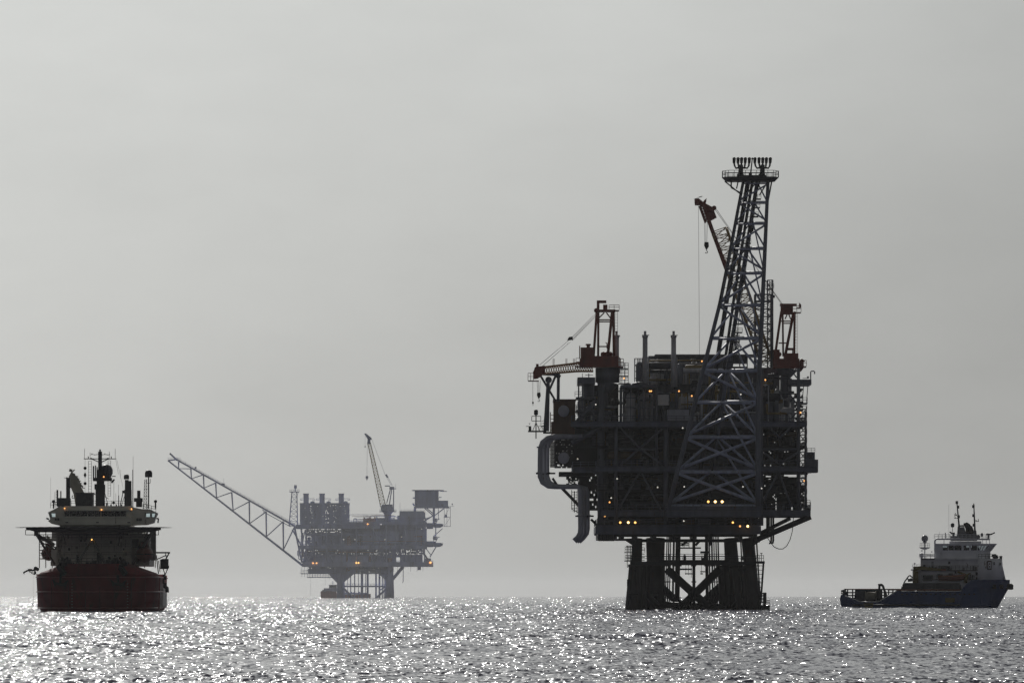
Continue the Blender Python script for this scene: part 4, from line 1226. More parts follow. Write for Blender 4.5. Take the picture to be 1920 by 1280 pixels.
# modules
def fbox(mb, a, b, c, d, d0=-10, d1=10):
    Q.box(mb, a, b, c, d, d0, d1); return mb
def panels(mb, a, b, c, d, n, d0):
    for i in range(n + 1):
        x = a + (b - a) * i / n
        Q.box(mb, x - .35, x + .35, c, d, d0 - .35, d0 - .02)
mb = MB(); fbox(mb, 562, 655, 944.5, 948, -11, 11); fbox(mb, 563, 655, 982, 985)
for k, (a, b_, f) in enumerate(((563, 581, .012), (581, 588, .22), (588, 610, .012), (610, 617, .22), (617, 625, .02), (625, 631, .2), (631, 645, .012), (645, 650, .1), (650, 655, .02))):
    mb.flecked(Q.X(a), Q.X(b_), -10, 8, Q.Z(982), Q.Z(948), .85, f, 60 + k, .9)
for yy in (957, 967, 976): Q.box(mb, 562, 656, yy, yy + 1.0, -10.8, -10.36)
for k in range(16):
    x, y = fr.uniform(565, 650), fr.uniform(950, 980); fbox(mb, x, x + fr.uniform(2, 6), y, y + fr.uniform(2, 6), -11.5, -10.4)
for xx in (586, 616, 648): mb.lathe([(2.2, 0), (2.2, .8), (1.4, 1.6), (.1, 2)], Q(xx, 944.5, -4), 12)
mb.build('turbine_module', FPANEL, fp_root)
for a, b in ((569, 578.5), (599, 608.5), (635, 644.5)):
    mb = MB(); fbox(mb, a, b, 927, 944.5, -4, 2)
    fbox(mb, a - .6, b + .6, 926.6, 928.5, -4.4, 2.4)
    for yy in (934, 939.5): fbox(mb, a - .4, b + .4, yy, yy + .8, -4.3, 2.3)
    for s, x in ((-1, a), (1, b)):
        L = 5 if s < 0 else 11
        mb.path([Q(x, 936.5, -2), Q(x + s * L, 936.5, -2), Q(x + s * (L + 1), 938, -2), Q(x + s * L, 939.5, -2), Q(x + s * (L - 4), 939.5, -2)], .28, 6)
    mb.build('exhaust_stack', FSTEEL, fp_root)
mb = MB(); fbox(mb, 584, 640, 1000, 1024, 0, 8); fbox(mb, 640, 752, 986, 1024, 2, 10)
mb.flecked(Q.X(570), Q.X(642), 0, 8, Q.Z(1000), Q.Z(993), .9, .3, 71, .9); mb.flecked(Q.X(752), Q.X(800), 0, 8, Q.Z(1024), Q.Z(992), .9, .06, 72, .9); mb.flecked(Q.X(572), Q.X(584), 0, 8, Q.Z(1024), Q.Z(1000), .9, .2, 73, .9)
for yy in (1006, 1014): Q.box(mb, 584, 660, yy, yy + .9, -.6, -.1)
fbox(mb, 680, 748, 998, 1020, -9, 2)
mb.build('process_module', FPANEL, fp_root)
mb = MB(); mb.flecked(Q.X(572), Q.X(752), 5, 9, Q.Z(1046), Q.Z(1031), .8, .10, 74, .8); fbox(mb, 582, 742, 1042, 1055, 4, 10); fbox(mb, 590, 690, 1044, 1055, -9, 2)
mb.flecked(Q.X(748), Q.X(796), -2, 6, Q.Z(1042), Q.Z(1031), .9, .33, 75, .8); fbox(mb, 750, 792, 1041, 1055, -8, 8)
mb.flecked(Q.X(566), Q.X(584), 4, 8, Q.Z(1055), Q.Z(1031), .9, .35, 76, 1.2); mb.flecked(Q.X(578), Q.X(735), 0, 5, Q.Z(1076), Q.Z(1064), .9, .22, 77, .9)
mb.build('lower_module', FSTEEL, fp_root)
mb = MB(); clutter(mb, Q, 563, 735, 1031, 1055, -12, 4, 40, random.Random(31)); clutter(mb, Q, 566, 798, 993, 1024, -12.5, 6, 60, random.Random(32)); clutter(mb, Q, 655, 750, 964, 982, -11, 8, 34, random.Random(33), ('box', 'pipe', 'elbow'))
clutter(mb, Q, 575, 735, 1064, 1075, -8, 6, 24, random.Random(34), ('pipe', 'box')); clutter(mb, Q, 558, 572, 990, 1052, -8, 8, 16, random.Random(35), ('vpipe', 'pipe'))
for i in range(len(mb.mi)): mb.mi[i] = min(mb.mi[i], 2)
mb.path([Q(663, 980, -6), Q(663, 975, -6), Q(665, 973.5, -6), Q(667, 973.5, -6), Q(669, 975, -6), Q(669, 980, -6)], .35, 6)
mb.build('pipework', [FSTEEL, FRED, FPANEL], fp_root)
mb = MB()
for xx in (566, 574, 590, 612, 640, 668, 700, 724, 742, 760, 780, 796): mb.tube(Q(xx, 986, -13.5), Q(xx, 1056, -13.5), .55, n=8)
for a, b in (((590, 1031), (575, 1055)), ((612, 1031), (625, 1055)), ((742, 1031), (755, 1055)), ((700, 993), (715, 1024)), ((786, 1031), (806, 1055)), ((790, 1031), (803, 1050)), ((572, 996), (566, 1024)), ((564, 993), (572, 1056)), ((553, 988), (560, 1026))): mb.tube(Q(*a, -13), Q(*b, -13), .5, n=8)
mb.build('frame', FSTEEL, fp_root)
mb = MB(); fbox(mb, 749, 798, 972, 992, -11, 10); mb.cur = 1; fbox(mb, 749, 797, 959.5, 972, -11.5, 10); mb.cur = 0
panels(mb, 750, 797, 972, 992, 7, -11); fbox(mb, 745, 749, 968, 986, -8, 8); fbox(mb, 749, 798, 971.4, 972.8, -12, 10)
fbox(mb, 756, 794, 994, 1022, -9, 10); mb.rail([Q(752, 959, -11), Q(797, 959, -11)], 1.2, .08, 4); mb.beam(Q(750, 945, -5), Q(750, 960, -5), .3)
for k in range(7): fbox(mb, 753 + k * 6.3, 755.5 + k * 6.3, 978, 983, -11.4, -11)
mb.build('switch_house', [FSTEEL, FPANEL], fp_root)
lq = MB(); fbox(lq, 778, 822, 921.6, 953, -10, 10); panels(lq, 778, 822, 922, 953, 12, -10)
fbox(lq, 822, 840, 940, 951, -8, 8); fbox(lq, 777, 823, 936, 937, -10.8, -10.4); fbox(lq, 776, 842, 951, 954, -11, 11)
for k in range(8): fbox(lq, 781 + k * 5, 783.5 + k * 5, 926, 931, -10.5, -10.1); fbox(lq, 781 + k * 5, 783.5 + k * 5, 941, 946, -10.5, -10.1)
lq.beam(Q(774, 935, -4), Q(778, 935, -4), 1.2).beam(Q(774, 945, -4), Q(777, 950, -4), 1.5).beam(Q(823, 934, -4), Q(828, 934, -4), .8).ball(Q(848, 946.5, -4), .7).beam(Q(848, 951, -4), Q(848, 946, -4), .3).beam(Q(840, 951, -4), Q(852, 950, -4), .25)
lq = lq.build('living_quarters', FPANEL, fp_root)
mb = MB(); mb.slab([(Q.X(773), -8), (Q.X(778), -13), (Q.X(822), -13), (Q.X(832), -8), (Q.X(832), 8), (Q.X(822), 13), (Q.X(778), 13), (Q.X(773), 8)], Q.Z(922), Q.Z(920.3))
mb.slab([(Q.X(826), -6), (Q.X(838), -5), (Q.X(838), 5), (Q.X(826), 6)], Q.Z(923.2), Q.Z(922.1))
mb.build('helideck', FSTEEL, lq)
mb = MB()
for a, b, r in (((778, 954), (778, 960), 1.2), ((813.5, 953), (813.5, 990), 1.1), ((796, 954), (812, 968), .5), ((800, 954), (812, 964), .5), ((832, 955), (815, 968), .5), ((798, 977), (812, 968), .6), ((798, 974), (812, 969), .4), ((822, 954), (822, 976), .3), ((817, 990), (817, 1012), .5), ((830, 992), (812, 1008), .4), ((818, 1026), (806, 1046), .5), ((799, 1030), (808, 1042), .4)):
    mb.tube(Q(*a, -4), Q(*b, -4), r, n=8)
mb.build('quarters_support', FSTEEL, fp_root)
mb = MB()
for xx in (833, 838, 844.5): mb.beam(Q(xx, 951, -6), Q(xx, 988, -6), .4)
for yy in (971, 988): mb.box(Q.X(832), Q.X(845), -8, -2, Q.Z(yy + .8), Q.Z(yy))
mb.beam(Q(833, 970, -6), Q(844, 952, -6), .3).beam(Q(833, 988, -6), Q(844, 972, -6), .3); fbox(mb, 834, 838, 966, 971, -7, -4)
mb.build('stair_tower', FSTEEL, fp_root)
mb = MB()
for yy in (986, 1020): mb.box(Q.X(797), Q.X(826), -10, 2, Q.Z(yy + 4), Q.Z(yy + 2)); fbox(mb, 800, 812, yy + 3, yy + 7, -6, 0); mb.beam(Q(811, yy - 10, -9), Q(825, yy - 12, -9), .5).beam(Q(813, yy + 3, -9), Q(813, yy - 12, -9), .5); fbox(mb, 812, 819, yy - 13, yy - 6, -9, -7); fbox(mb, 799, 815, yy - 4, yy + 3, -6, 0); mb.rail([Q(798, yy + 2, -10), Q(826, yy + 2, -10)], 1.4, .1, 3); mb.tube(Q(814, yy + 2, -8), Q(822, yy - 12, -8), .4, n=6)
fbox(mb, 795, 808, 1048, 1055, -8, 2); fbox(mb, 783, 789, 1064, 1070, -4, 2); mb.path([Q(756, 1064, -8), Q(756, 1091, -8), Q(754.5, 1094, -8)], .35, 6)
for xx in (770, 782, 793, 738, 745): mb.beam(Q(xx, 1064, -9), Q(xx, 1073, -9), .3)
mb.build('boat_station', FSTEEL, fp_root)
# flare boom
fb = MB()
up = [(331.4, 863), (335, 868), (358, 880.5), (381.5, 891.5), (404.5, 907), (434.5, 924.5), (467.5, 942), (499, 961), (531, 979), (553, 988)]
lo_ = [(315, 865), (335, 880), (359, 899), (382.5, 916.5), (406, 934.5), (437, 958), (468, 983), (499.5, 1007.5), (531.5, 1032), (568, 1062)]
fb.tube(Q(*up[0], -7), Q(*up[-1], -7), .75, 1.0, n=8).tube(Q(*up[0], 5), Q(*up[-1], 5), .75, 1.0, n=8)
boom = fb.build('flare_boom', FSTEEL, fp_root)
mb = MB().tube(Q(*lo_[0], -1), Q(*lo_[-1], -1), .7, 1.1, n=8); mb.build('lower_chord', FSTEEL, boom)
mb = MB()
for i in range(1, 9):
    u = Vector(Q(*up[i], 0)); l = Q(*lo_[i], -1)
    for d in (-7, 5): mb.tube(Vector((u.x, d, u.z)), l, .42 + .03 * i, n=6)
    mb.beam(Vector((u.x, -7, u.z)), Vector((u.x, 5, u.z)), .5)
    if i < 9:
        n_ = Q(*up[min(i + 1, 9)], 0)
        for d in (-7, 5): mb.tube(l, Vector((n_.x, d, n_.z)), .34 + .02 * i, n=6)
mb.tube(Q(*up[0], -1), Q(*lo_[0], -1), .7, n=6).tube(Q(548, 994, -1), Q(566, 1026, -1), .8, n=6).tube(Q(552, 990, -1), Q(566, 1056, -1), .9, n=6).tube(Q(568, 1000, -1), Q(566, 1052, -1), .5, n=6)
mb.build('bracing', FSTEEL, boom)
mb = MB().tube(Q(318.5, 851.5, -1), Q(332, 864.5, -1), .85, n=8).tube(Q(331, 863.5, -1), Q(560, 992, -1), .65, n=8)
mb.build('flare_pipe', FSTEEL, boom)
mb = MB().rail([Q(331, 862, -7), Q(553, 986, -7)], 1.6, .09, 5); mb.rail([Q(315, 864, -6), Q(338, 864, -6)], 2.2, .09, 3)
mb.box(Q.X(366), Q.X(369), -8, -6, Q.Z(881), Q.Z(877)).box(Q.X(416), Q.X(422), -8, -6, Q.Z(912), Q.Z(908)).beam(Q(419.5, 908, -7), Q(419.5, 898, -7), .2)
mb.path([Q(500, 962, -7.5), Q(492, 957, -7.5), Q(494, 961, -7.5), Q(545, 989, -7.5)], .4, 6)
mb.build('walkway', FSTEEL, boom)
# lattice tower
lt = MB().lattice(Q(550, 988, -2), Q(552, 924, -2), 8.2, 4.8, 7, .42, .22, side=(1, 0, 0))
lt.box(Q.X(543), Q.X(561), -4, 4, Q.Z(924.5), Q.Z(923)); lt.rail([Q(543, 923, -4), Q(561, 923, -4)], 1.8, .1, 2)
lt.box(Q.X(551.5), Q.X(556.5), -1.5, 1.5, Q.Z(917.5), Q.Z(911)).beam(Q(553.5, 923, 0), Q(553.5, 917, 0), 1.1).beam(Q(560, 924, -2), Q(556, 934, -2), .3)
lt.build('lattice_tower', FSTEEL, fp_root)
# crane
cr = MB().tube(Q(727, 985, -4), Q(727, 963, -4), 3.0, 3.4, n=14)
cr = cr.build('pedestal_crane', FDARK, fp_root)
mb = MB().lathe([(2.5, -4), (4.6, -1.5), (6.2, 0), (6.2, 2.5), (5.2, 3), (5.0, 5)], Q(727, 960, -4), 16)
fbox(mb, 716, 736, 947, 958, -8, 0); mb.box(Q.X(712), Q.X(743), -9, 1, Q.Z(961.5), Q.Z(960)); mb.rail([Q(712, 960, -9), Q(743, 960, -9)], 1.6, .1, 2); fbox(mb, 714, 722, 950, 958, -9, -7)
mb.build('slew_house', FDARK, cr)
mb = MB()
for d in (-7, -1):
    for a, b, r in (((725, 945), (733, 915), .55), ((730, 948), (735, 916), .5), ((738, 958), (738, 917), .5)): mb.tube(Q(*a, d), Q(*b, d), r, n=6)
fbox(mb, 721.5, 731, 911.6, 913.4, -6, -2); fbox(mb, 730, 739, 914, 919, -7, -1); fbox(mb, 738, 743, 917, 918.4, -6, -2); mb.beam(Q(741, 917, -4), Q(742, 908, -4), .2)
mb.build('mast', FDARK, cr)
mb = MB().lattice(Q(718.5, 951, -4), Q(692, 832, -4), 5.0, 2.6, 20, .42, .2, 4.5, 2.2, side=(1, 0, 0))
mb.cur = 1
mb.prism([(Q.X(683), Q.Z(815)), (Q.X(686), Q.Z(814)), (Q.X(697), Q.Z(823)), (Q.X(697), Q.Z(826)), (Q.X(690), Q.Z(826))], -5, -3); fbox(mb, 689, 694.5, 824, 834, -5.5, -2.5)
mb.build('boom', [FYEL, FDARK], cr)
mb = MB().tube(Q(697, 825, -4), Q(723, 894, -4), .14, n=5).tube(Q(723, 893, -4), Q(734, 912, -4), .16, n=5).tube(Q(725, 892, -4), Q(736, 912, -4), .16, n=5)
mb.tube(Q(723.5, 891, -4), Q(727, 897, -4), .9, n=8)
mb.build('pendant_ropes', FDARK, cr)
mb = MB().tube(Q(688.6, 830, -4), Q(688, 894, -4), .13, n=5).tube(Q(684.5, 818, -4), Q(684.5, 838, -4), .1, n=5)
mb.build('hoist_rope', FDARK, cr)
mb = MB().lathe([(.2, -3.2), (.5, -2.6), (.5, -1.8), (1.2, -1.2), (1.4, .6), (.5, 1.2)], Q(688, 896, -4), 10).lathe([(.2, -1), (.6, 0), (.2, .8)], Q(684.5, 839, -4), 8)
mb.build('hook_block', FDARK, cr)
# lamps
for xx, yy, r, m in ((587, 1057, 1.0, ORANGE), (593.5, 1057, 1.0, ORANGE), (668, 1056.5, 1.0, AMBER), (672.3, 1056.5, 1.0, AMBER), (807, 1056, 1.5, ORANGE), (689.5, 984, 1.0, ORANGE), (714.5, 984.6, .6, WLAMP), (796, 960.6, .6, WLAMP), (644.5, 1013, .6, WLAMP), (665.5, 1013, .5, WLAMP), (721.6, 1013, .6, WLAMP), (795.5, 976, .5, WLAMP), (753, 1008, .5, WLAMP)):
    r *= .65
    o = MB().ball(Q(xx, yy, -15), r, 10).build('floodlight', m, fp_root)
    b = Q(xx, yy, -15)
    MB().beam(b + Vector((0, r, 0)), b + Vector((0, r + 1.2, 1.0)), .4).build('bracket', FDARK, o)

def enclosed_boat(name, label, cat, loc, L, rz, mat, group=None, win=True):
    """totally enclosed lifeboat: rounded hull, canopy with a steering cupola, rubbing strake, windows"""
    root = empty(name, loc, rz, label, cat, group)
    B, Hh = L * .38, L * .36
    rings = []
    for i in range(13):
        t = -1 + 2 * i / 12
        w = B / 2 * max(.06, (1 - abs(t) ** 2.6) ** .6)
        zb = Hh * .42 * abs(t) ** 3
        ring = []
        for k in range(12):
            a = 2 * math.pi * k / 12
            zz = Hh * (.5 - .5 * math.cos(a)) if True else 0
            ring.append((t * L / 2, w * math.sin(a) * (1 if k < 6 else 1), zb * (1 - zz / Hh) + zz * (1 - .18 * abs(t) ** 3)))
        rings.append(ring)
    MB().loft(rings).build('hull', mat, root)
    mb = MB().box(-L * .30, -L * .08, -B * .2, B * .2, Hh * .93, Hh * 1.2)
    mb.cur = 1; mb.box(-L * .29, -L * .09, -B * .205, B * .205, Hh * 1.03, Hh * 1.15); mb.cur = 0
    mb.build('cupola', [mat, GLASS], root)
    pts = [(t * L / 2, -(B / 2 + .04) * max(.06, (1 - abs(t) ** 2.6) ** .6), Hh * .5) for t in [-1 + .1 * i for i in range(21)]]
    MB().path(pts, L * .012, 6).path([(x, -y, z) for x, y, z in pts], L * .012, 6).build('rubbing_strake', BLACK, root)
    return root

enclosed_boat('lifeboat', 'grey lifeboat hanging at the upper boat station of the distant platform', 'lifeboat', (Q(820, 991, -6) + Vector(FP.loc)) * FS, 12 * FS, R(14), FDARK, 'lifeboats on the distant platform')
enclosed_boat('lifeboat', 'grey lifeboat hanging at the lower boat station of the distant platform', 'lifeboat', (Q(819, 1027, -6) + Vector(FP.loc)) * FS, 12 * FS, R(14), FDARK, 'lifeboats on the distant platform')

# ------------------------------------------------------------------ far supply vessel beside the distant platform
sv = Frame(648, 7060)
s_root = empty('supply_ship', Vector(sv.loc) * FS, 0, 'hazy small supply ship lying at the left leg of the distant platform', 'ship')
s_root.scale = (FS, FS, FS)
mb = MB()
rings = []
for px, w, yt in ((601, .6, 1110), (606, 4, 1109), (614, 6.5, 1109.5), (630, 7.5, 1110), (632, 7.5, 1115.5), (660, 7.5, 1116), (690, 7.2, 1115), (695, 6.5, 1114.5)):
    x, z = sv.X(px), sv.Z(yt)
    rings.append([(x, -w, z), (x, -w * .9, -1.5), (x, w * .9, -1.5), (x, w, z)])
mb.loft(rings, False).build('hull', FRED, s_root)
mb = MB(); sv.box(mb, 607, 632, 1104, 1110.5, -6, 6); sv.box(mb, 617, 631, 1098.5, 1104, -5, 5); sv.box(mb, 616, 632, 1097.5, 1098.6, -5.5, 5.5); sv.box(mb, 604, 612, 1107, 1110.5, -4, 4)
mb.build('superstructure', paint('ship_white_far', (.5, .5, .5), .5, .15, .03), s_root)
mb = MB(); sv.box(mb, 617.5, 631.4, 1100, 1102.3, -5.06, -5); mb.build('windows', GLASS, s_root)
mb = MB().beam(sv(624, 1098, 0), sv(624, 1090, 0), .5).beam(sv(621, 1094, 0), sv(627, 1094, 0), .3); mb.build('mast', FDARK, s_root)
mb = MB(); sv.box(mb, 640, 688, 1112.5, 1115.5, -5, 5)
for k in range(9): sv.box(mb, 642 + k * 5, 645 + k * 5, 1110.5 + (k * 7) % 3, 1113, -4, 4)
mb.build('deck_cargo', FDARK, s_root)
# ------------------------------------------------------------------ red ship, bow on
HRED = paint('hull_red', (.21, .022, .024), .7, .35, .3, .25, 0, (.07, .03, .02))
HBELOW = paint('boot_top', (.05, .012, .014), .5, .3)
CREAM = paint('cream_paint', (.82, .80, .71), .45, .15, .05, .3)
NAVY = paint('dark_navy', (.02, .024, .035), .45, .3)
ORNG = paint('lifeboat_orange', (.17, .04, .022), .45, .2, .04)
WINCY = clear_glass('wing_window', (.82, .90, .92))
BRIDGEP = paint('bridge_cream', (.82, .80, .70), .45, .15, .04, .3)
MAST = paint('mast_dark', (.030, .034, .045), .5, .3)
LSD, LSX = 1300.0, 187.0
LS_YAW = R(1.6)
lm = LSD / F
ls_rz = math.atan((960 - LSX) / F) - LS_YAW
ls_loc = ((LSX - 960) * lm, LSD, 0)
ls = empty('support_ship', ls_loc, ls_rz, 'red hulled support ship seen bow on, with a helideck over its bow', 'ship')
def Lp(px, py, dy=0.0):
    s = (LSD + dy) / LSD
    return Vector(((px - LSX) * lm * s - dy * math.tan(LS_YAW), dy, H + (1117 - py) * (LSD + dy) / F))
def LX(px, dy=0.0): return Lp(px, 0, dy).x
def LZ(py, dy=0.0): return Lp(0, py, dy).z
def lbox(mb, a, b, c, d, d0, d1):
    mb.box(LX(a, d0), LX(b, d0), d0, d1, LZ(d, d0), LZ(c, d0)); return mb
def plan(w, Lb, y0, y1, n=14, e=3.1):
    pts = [(w, y1)]
    for i in range(n + 1):
        a = math.pi / 2 * i / n
        pts.append((w * max(0, math.cos(a)) ** (2 / e), y0 + Lb - Lb * max(0, math.sin(a)) ** (2 / e)))
    return pts + [(-x, y) for x, y in reversed(pts[1:-1])] + [(-w, y1)]
hull = MB()
rings = []
for z, w, Lb, y0 in ((-2, 9.9, 24, 2), (.05, 10.4, 22, 1.5), (.5, 10.7, 20, 1), (2.6, 11.0, 17, .4), (6.0, 11.1, 15, -.4), (6.9, 11.1, 14, -.8)):
    rings.append([(x, y, z) for x, y in plan(w, Lb, y0, 96)])
HX = -.75
rings = [[(x + HX, y, z) for x, y, z in r] for r in rings]
hull.loft(rings, True)
hull = hull.build('hull', HRED, ls)
for p in hull.data.polygons: p.use_smooth = True
mb = MB()
fr_ = [[(x + HX, y, z) for x, y in plan(w, Lb, y0, y1)] for z, w, Lb, y0, y1 in ((6.7, 10.9, 13, -1.0, 40), (7.2, 10.2, 12, -1.4, 36), (8.5, 6.6, 9, -2.1, 26), (8.75, 6.2, 9, -2.2, 26))]
mb.loft(fr_, False).build('forecastle', HRED, ls)
mb = MB()
for z, w, Lb, y0 in ((6.35, 11.18, 15, -.5), (3.7, 11.12, 16.5, .1), (.75, 10.85, 19, .9)):
    mb.path([(x + HX, y, z) for x, y in plan(w, Lb, y0, 95, 18)], .13, 6)
for s in (-1, 1):
    for yy in (19, 22): mb.beam((HX + s * 11.0, yy, .6), (HX + s * 11.15, yy, 6.3), .22)
mb.build('rubbing_strake', paint('strake_red', (.34, .10, .10), .35, .2, .05), ls)
mb = MB()
for s in (-1, 1):
    for k in range(10): mb.box(HX + s * 11.02, HX + s * 11.16, 26 + k * 7, 27.0 + k * 7, .8, 6.2)
mb.box(HX + 10.95, HX + 11.2, 52, 90, .9, 5.2)  # pale slab standing in for the lit, reflecting strip of hull side
mb.build('fender_and_lit_panel', PALE, ls)
for s, cx in ((-1, 113), (1, 222)):
    mb = MB(); y = .2
    x = LX(cx); zz = LZ(1098)
    yq = -.3
    mb.beam((x, yq, zz + .2), (x - s * .2, yq - .4, zz + 3.2), .45).beam((x - 1.1, yq, zz + .5), (x + 1.1, yq, zz + .2), .55).prism([(x - 1.5, zz + 1.3), (x - 1.0, zz - .1), (x - .5, zz + .5)], yq - .3, yq + .4).prism([(x + 1.5, zz + 1.2), (x + .5, zz + .5), (x + 1.0, zz - .2)], yq - .3, yq + .4)
    mb.tube((x - s * .2, yq - .3, zz + 3.2), (x - s * .5, yq + .3, zz + 5.0), .5, n=10)
    mb.build('anchor', BLACK, ls)
for cx in (118, 232):
    mb = MB(); lbox(mb, cx - 7, cx + 7, 1053, 1060, -1.4, 0); mb.tube(Lp(cx - 4, 1054, -1), Lp(cx + 4, 1054, -1), .7, n=10).beam(Lp(cx - 8, 1060, -1), Lp(cx + 3, 1076, -1.8), .8)
    mb.build('mooring_winch', BLACK, ls)
mb = MB()   # draught marks, seams and hawse plates on the bow
for s in (-1, 1):
    for k in range(9): lbox(mb, 187 + s * 52 - 1.2, 187 + s * 52 + 1.2, 1093 + k * 5.5, 1094.6 + k * 5.5, -.15, .5)
mb.build('draught_marks', paint('faded_white', (.30, .24, .23), .6, .4), hull)
mb = MB()
for cx in (96, 128, 160, 187, 214, 246, 272): lbox(mb, cx - .35, cx + .35, 1086, 1140, -.05, 1)
mb.build('plate_seam', HBELOW, hull)
mb = MB()   # rails and gear on the forecastle
mb.rail([Lp(113, 1057, 2), Lp(233, 1057, 2)], 1.0, .04, 1.0)
rq = random.Random(9)
for k in range(26):
    cx = rq.uniform(112, 234); w = rq.uniform(2, 8); lbox(mb, cx, cx + w, 1056 - rq.uniform(2, 9), 1058, 2, 6)
for cx in (126, 146, 205, 226): mb.tube(Lp(cx, 1058, 5), Lp(cx, 1046, 5), .2, n=8).ball(Lp(cx, 1046, 5), .32, 8)
mb.build('deck_gear', MAST, ls)
mb = MB()   # frames, stairs and lockers along both sides of the superstructure
for x0, x1 in ((74, 106), (247, 291)):
    for yy in (1012, 1030, 1046): mb.rail([Lp(x0, yy, 22), Lp(x1, yy, 22)], 1.0, .045, .8); lbox(mb, x0, x1, yy, yy + 1.6, 22, 30)
    for cx in (x0, x0 + 12, x0 + 24, x1): mb.beam(Lp(cx, 996, 22), Lp(cx, 1064, 22), .16)
    mb.beam(Lp(x0, 1012, 21), Lp(x1 - 8, 1030, 21), .22).beam(Lp(x1 - 8, 1030, 21), Lp(x0 + 6, 1046, 21), .22)
    for k in range(14):
        cx = rq.uniform(x0, x1 - 6); yy = rq.choice((1012, 1030, 1046, 1060)); lbox(mb, cx, cx + rq.uniform(2, 7), yy - rq.uniform(3, 10), yy, 24, 27)
mb.build('side_galleries', paint('gallery_grey', (.40, .39, .34), .5, .3, .08), ls)
mb = MB()   # fittings on the front of the superstructure
for k in range(34):
    cx = rq.uniform(109, 242); yy = rq.uniform(1000, 1052)
    if rq.random() < .5: lbox(mb, cx, cx + rq.uniform(1.5, 5), yy, yy + rq.uniform(2, 7), 13.55, 14)
    else: mb.beam(Lp(cx, yy, 13.8), Lp(cx, yy + rq.uniform(6, 22), 13.8), .1)
for yy in (1012, 1028, 1044): mb.rail([Lp(107, yy, 13.4), Lp(246, yy, 13.4)], .9, .03, 1.4)
mb.build('wall_fittings', paint('fitting_grey', (.42, .41, .36), .5, .3, .1), ls)
# superstructure
mb = MB()
lbox(mb, 106, 246, 996, 1060, 14, 60); lbox(mb, 112, 244, 980, 996, 15, 50); lbox(mb, 96, 107, 1030, 1060, 18, 60); lbox(mb, 246, 280, 1000, 1060, 17, 60)
lbox(mb, 98, 112, 994, 1012, 20, 56); lbox(mb, 244, 266, 994, 1014, 16, 50)
for cx in (107, 141, 230, 245): lbox(mb, cx, cx + 1.6, 996, 1059, 13.7, 14)
for yy in (1012, 1028, 1044): lbox(mb, 107, 246, yy, yy + .8, 13.75, 14)
mb.cur = 1
for cx, cy, w, h in ((150, 1011, 4, 4), (157, 1011, 4, 4), (206, 1014, 4, 5), (128, 1027, 3, 4), (230, 1027, 3, 4), (182, 1036, 9, 18), (247.5, 1010, 12, 16), (143, 1040, 3, 3), (214, 1040, 3, 3)): lbox(mb, cx, cx + w, cy, cy + h, 13.6, 13.98)
mb.build('superstructure', [CREAM, NAVY], ls)
br = MB()
prof = [(95, 949), (288, 949), (293, 962), (287, 975), (274, 983), (108, 983), (96, 977), (90, 962)]
br.prism([(LX(121, 13), LZ(948, 13)), (LX(247, 13), LZ(948, 13)), (LX(247, 13), LZ(983.5, 13)), (LX(121, 13), LZ(983.5, 13))], 13, 28)
def wing(pts): br.prism([(LX(a, 14), LZ(b, 14)) for a, b in pts], 14, 24)
wing([(121, 950), (121, 961), (90.4, 961), (90, 960), (104, 953), (112, 948)][::-1]); wing([(121, 968.5), (121, 984), (108, 984), (96, 981), (90, 976), (94, 973), (93, 968.5)][::-1])
wing([(104, 961), (121, 961), (121, 968.5), (104, 968.5)][::-1]); wing([(90.4, 961), (93, 961), (95, 968.5), (93, 968.5)][::-1])
wing([(247, 950), (268, 954), (281, 954), (295, 961), (247, 961)][::-1]); wing([(247, 968.5), (291.5, 968.5), (290, 972), (288, 979), (274, 983), (247, 984)][::-1])
wing([(247, 961), (272, 961), (272, 968.5), (247, 968.5)][::-1]); wing([(281, 961), (283, 961), (283, 968.5), (281, 968.5)][::-1]); wing([(291, 961), (295, 961), (291.5, 968.5), (289.5, 968.5)][::-1])
lbox(br, 119, 249, 954.5, 957, 12.6, 13.2); lbox(br, 119, 249, 968.5, 970, 12.8, 13.2)
lbox(br, 133, 170, 977, 978, 12.9, 13.2)
brg = br.build('bridge', BRIDGEP, ls)
for k in range(10):
    xs = [121, 131.3, 141.5, 151.6, 165, 177.8, 190.5, 203, 215.5, 226.5, 238.2]
    ws = [8.2, 9, 8.6, 11.2, 10.8, 10.6, 11, 11, 9.5, 9.2]
    mb = MB(); lbox(mb, xs[k], xs[k] + ws[k], 958, 967, 12.75, 13.05); mb.build('window', GLASS, brg)
for a, b in ((93.5, 103.5), (272, 281), (283, 291)):
    mb = MB(); lbox(mb, a, b, 961, 968.5, 13.8, 14.05); mb.build('window', WINCY, brg, 'pale wing window')
mb = MB()   # badge letters on the bridge wings: blurred dark strokes, unreadable in the photo
for cx in (103, 106, 109): lbox(mb, cx, cx + 2, 971, 975, 13.7, 14)
for cx in (256, 259.5, 263): lbox(mb, cx, cx + 2.2, 971, 975.5, 13.7, 14)
for cx in (123, 180, 239): 
    lbox(mb, cx, cx + 5, 978, 979.5, 12.6, 13)
mb.build('name_board', NAVY, brg)
mb = MB(); mb.rail([Lp(95, 952, 14), Lp(121, 949, 14)], 1.0, .04, .8).rail([Lp(268, 954, 14), Lp(292, 960, 14)], 1.0, .04, .8).rail([Lp(121, 948, 13), Lp(247, 948, 13)], .9, .03, 1.2)
mb.beam(Lp(92, 973, 14), Lp(87, 971, 14), .3).beam(Lp(293, 972, 14), Lp(297, 971, 14), .25).beam(Lp(297, 971, 14), Lp(296, 980, 14), .25)
mb.build('railing', MAST, brg)
for a in (96, 287):
    mb = MB(); mb.ball(Lp(a + 4.5, 939.5, 15), .3, 10).tube(Lp(a + 4.5, 953, 15), Lp(a + 4.5, 941, 15), .14, n=6); mb.build('searchlight', MAST, ls)
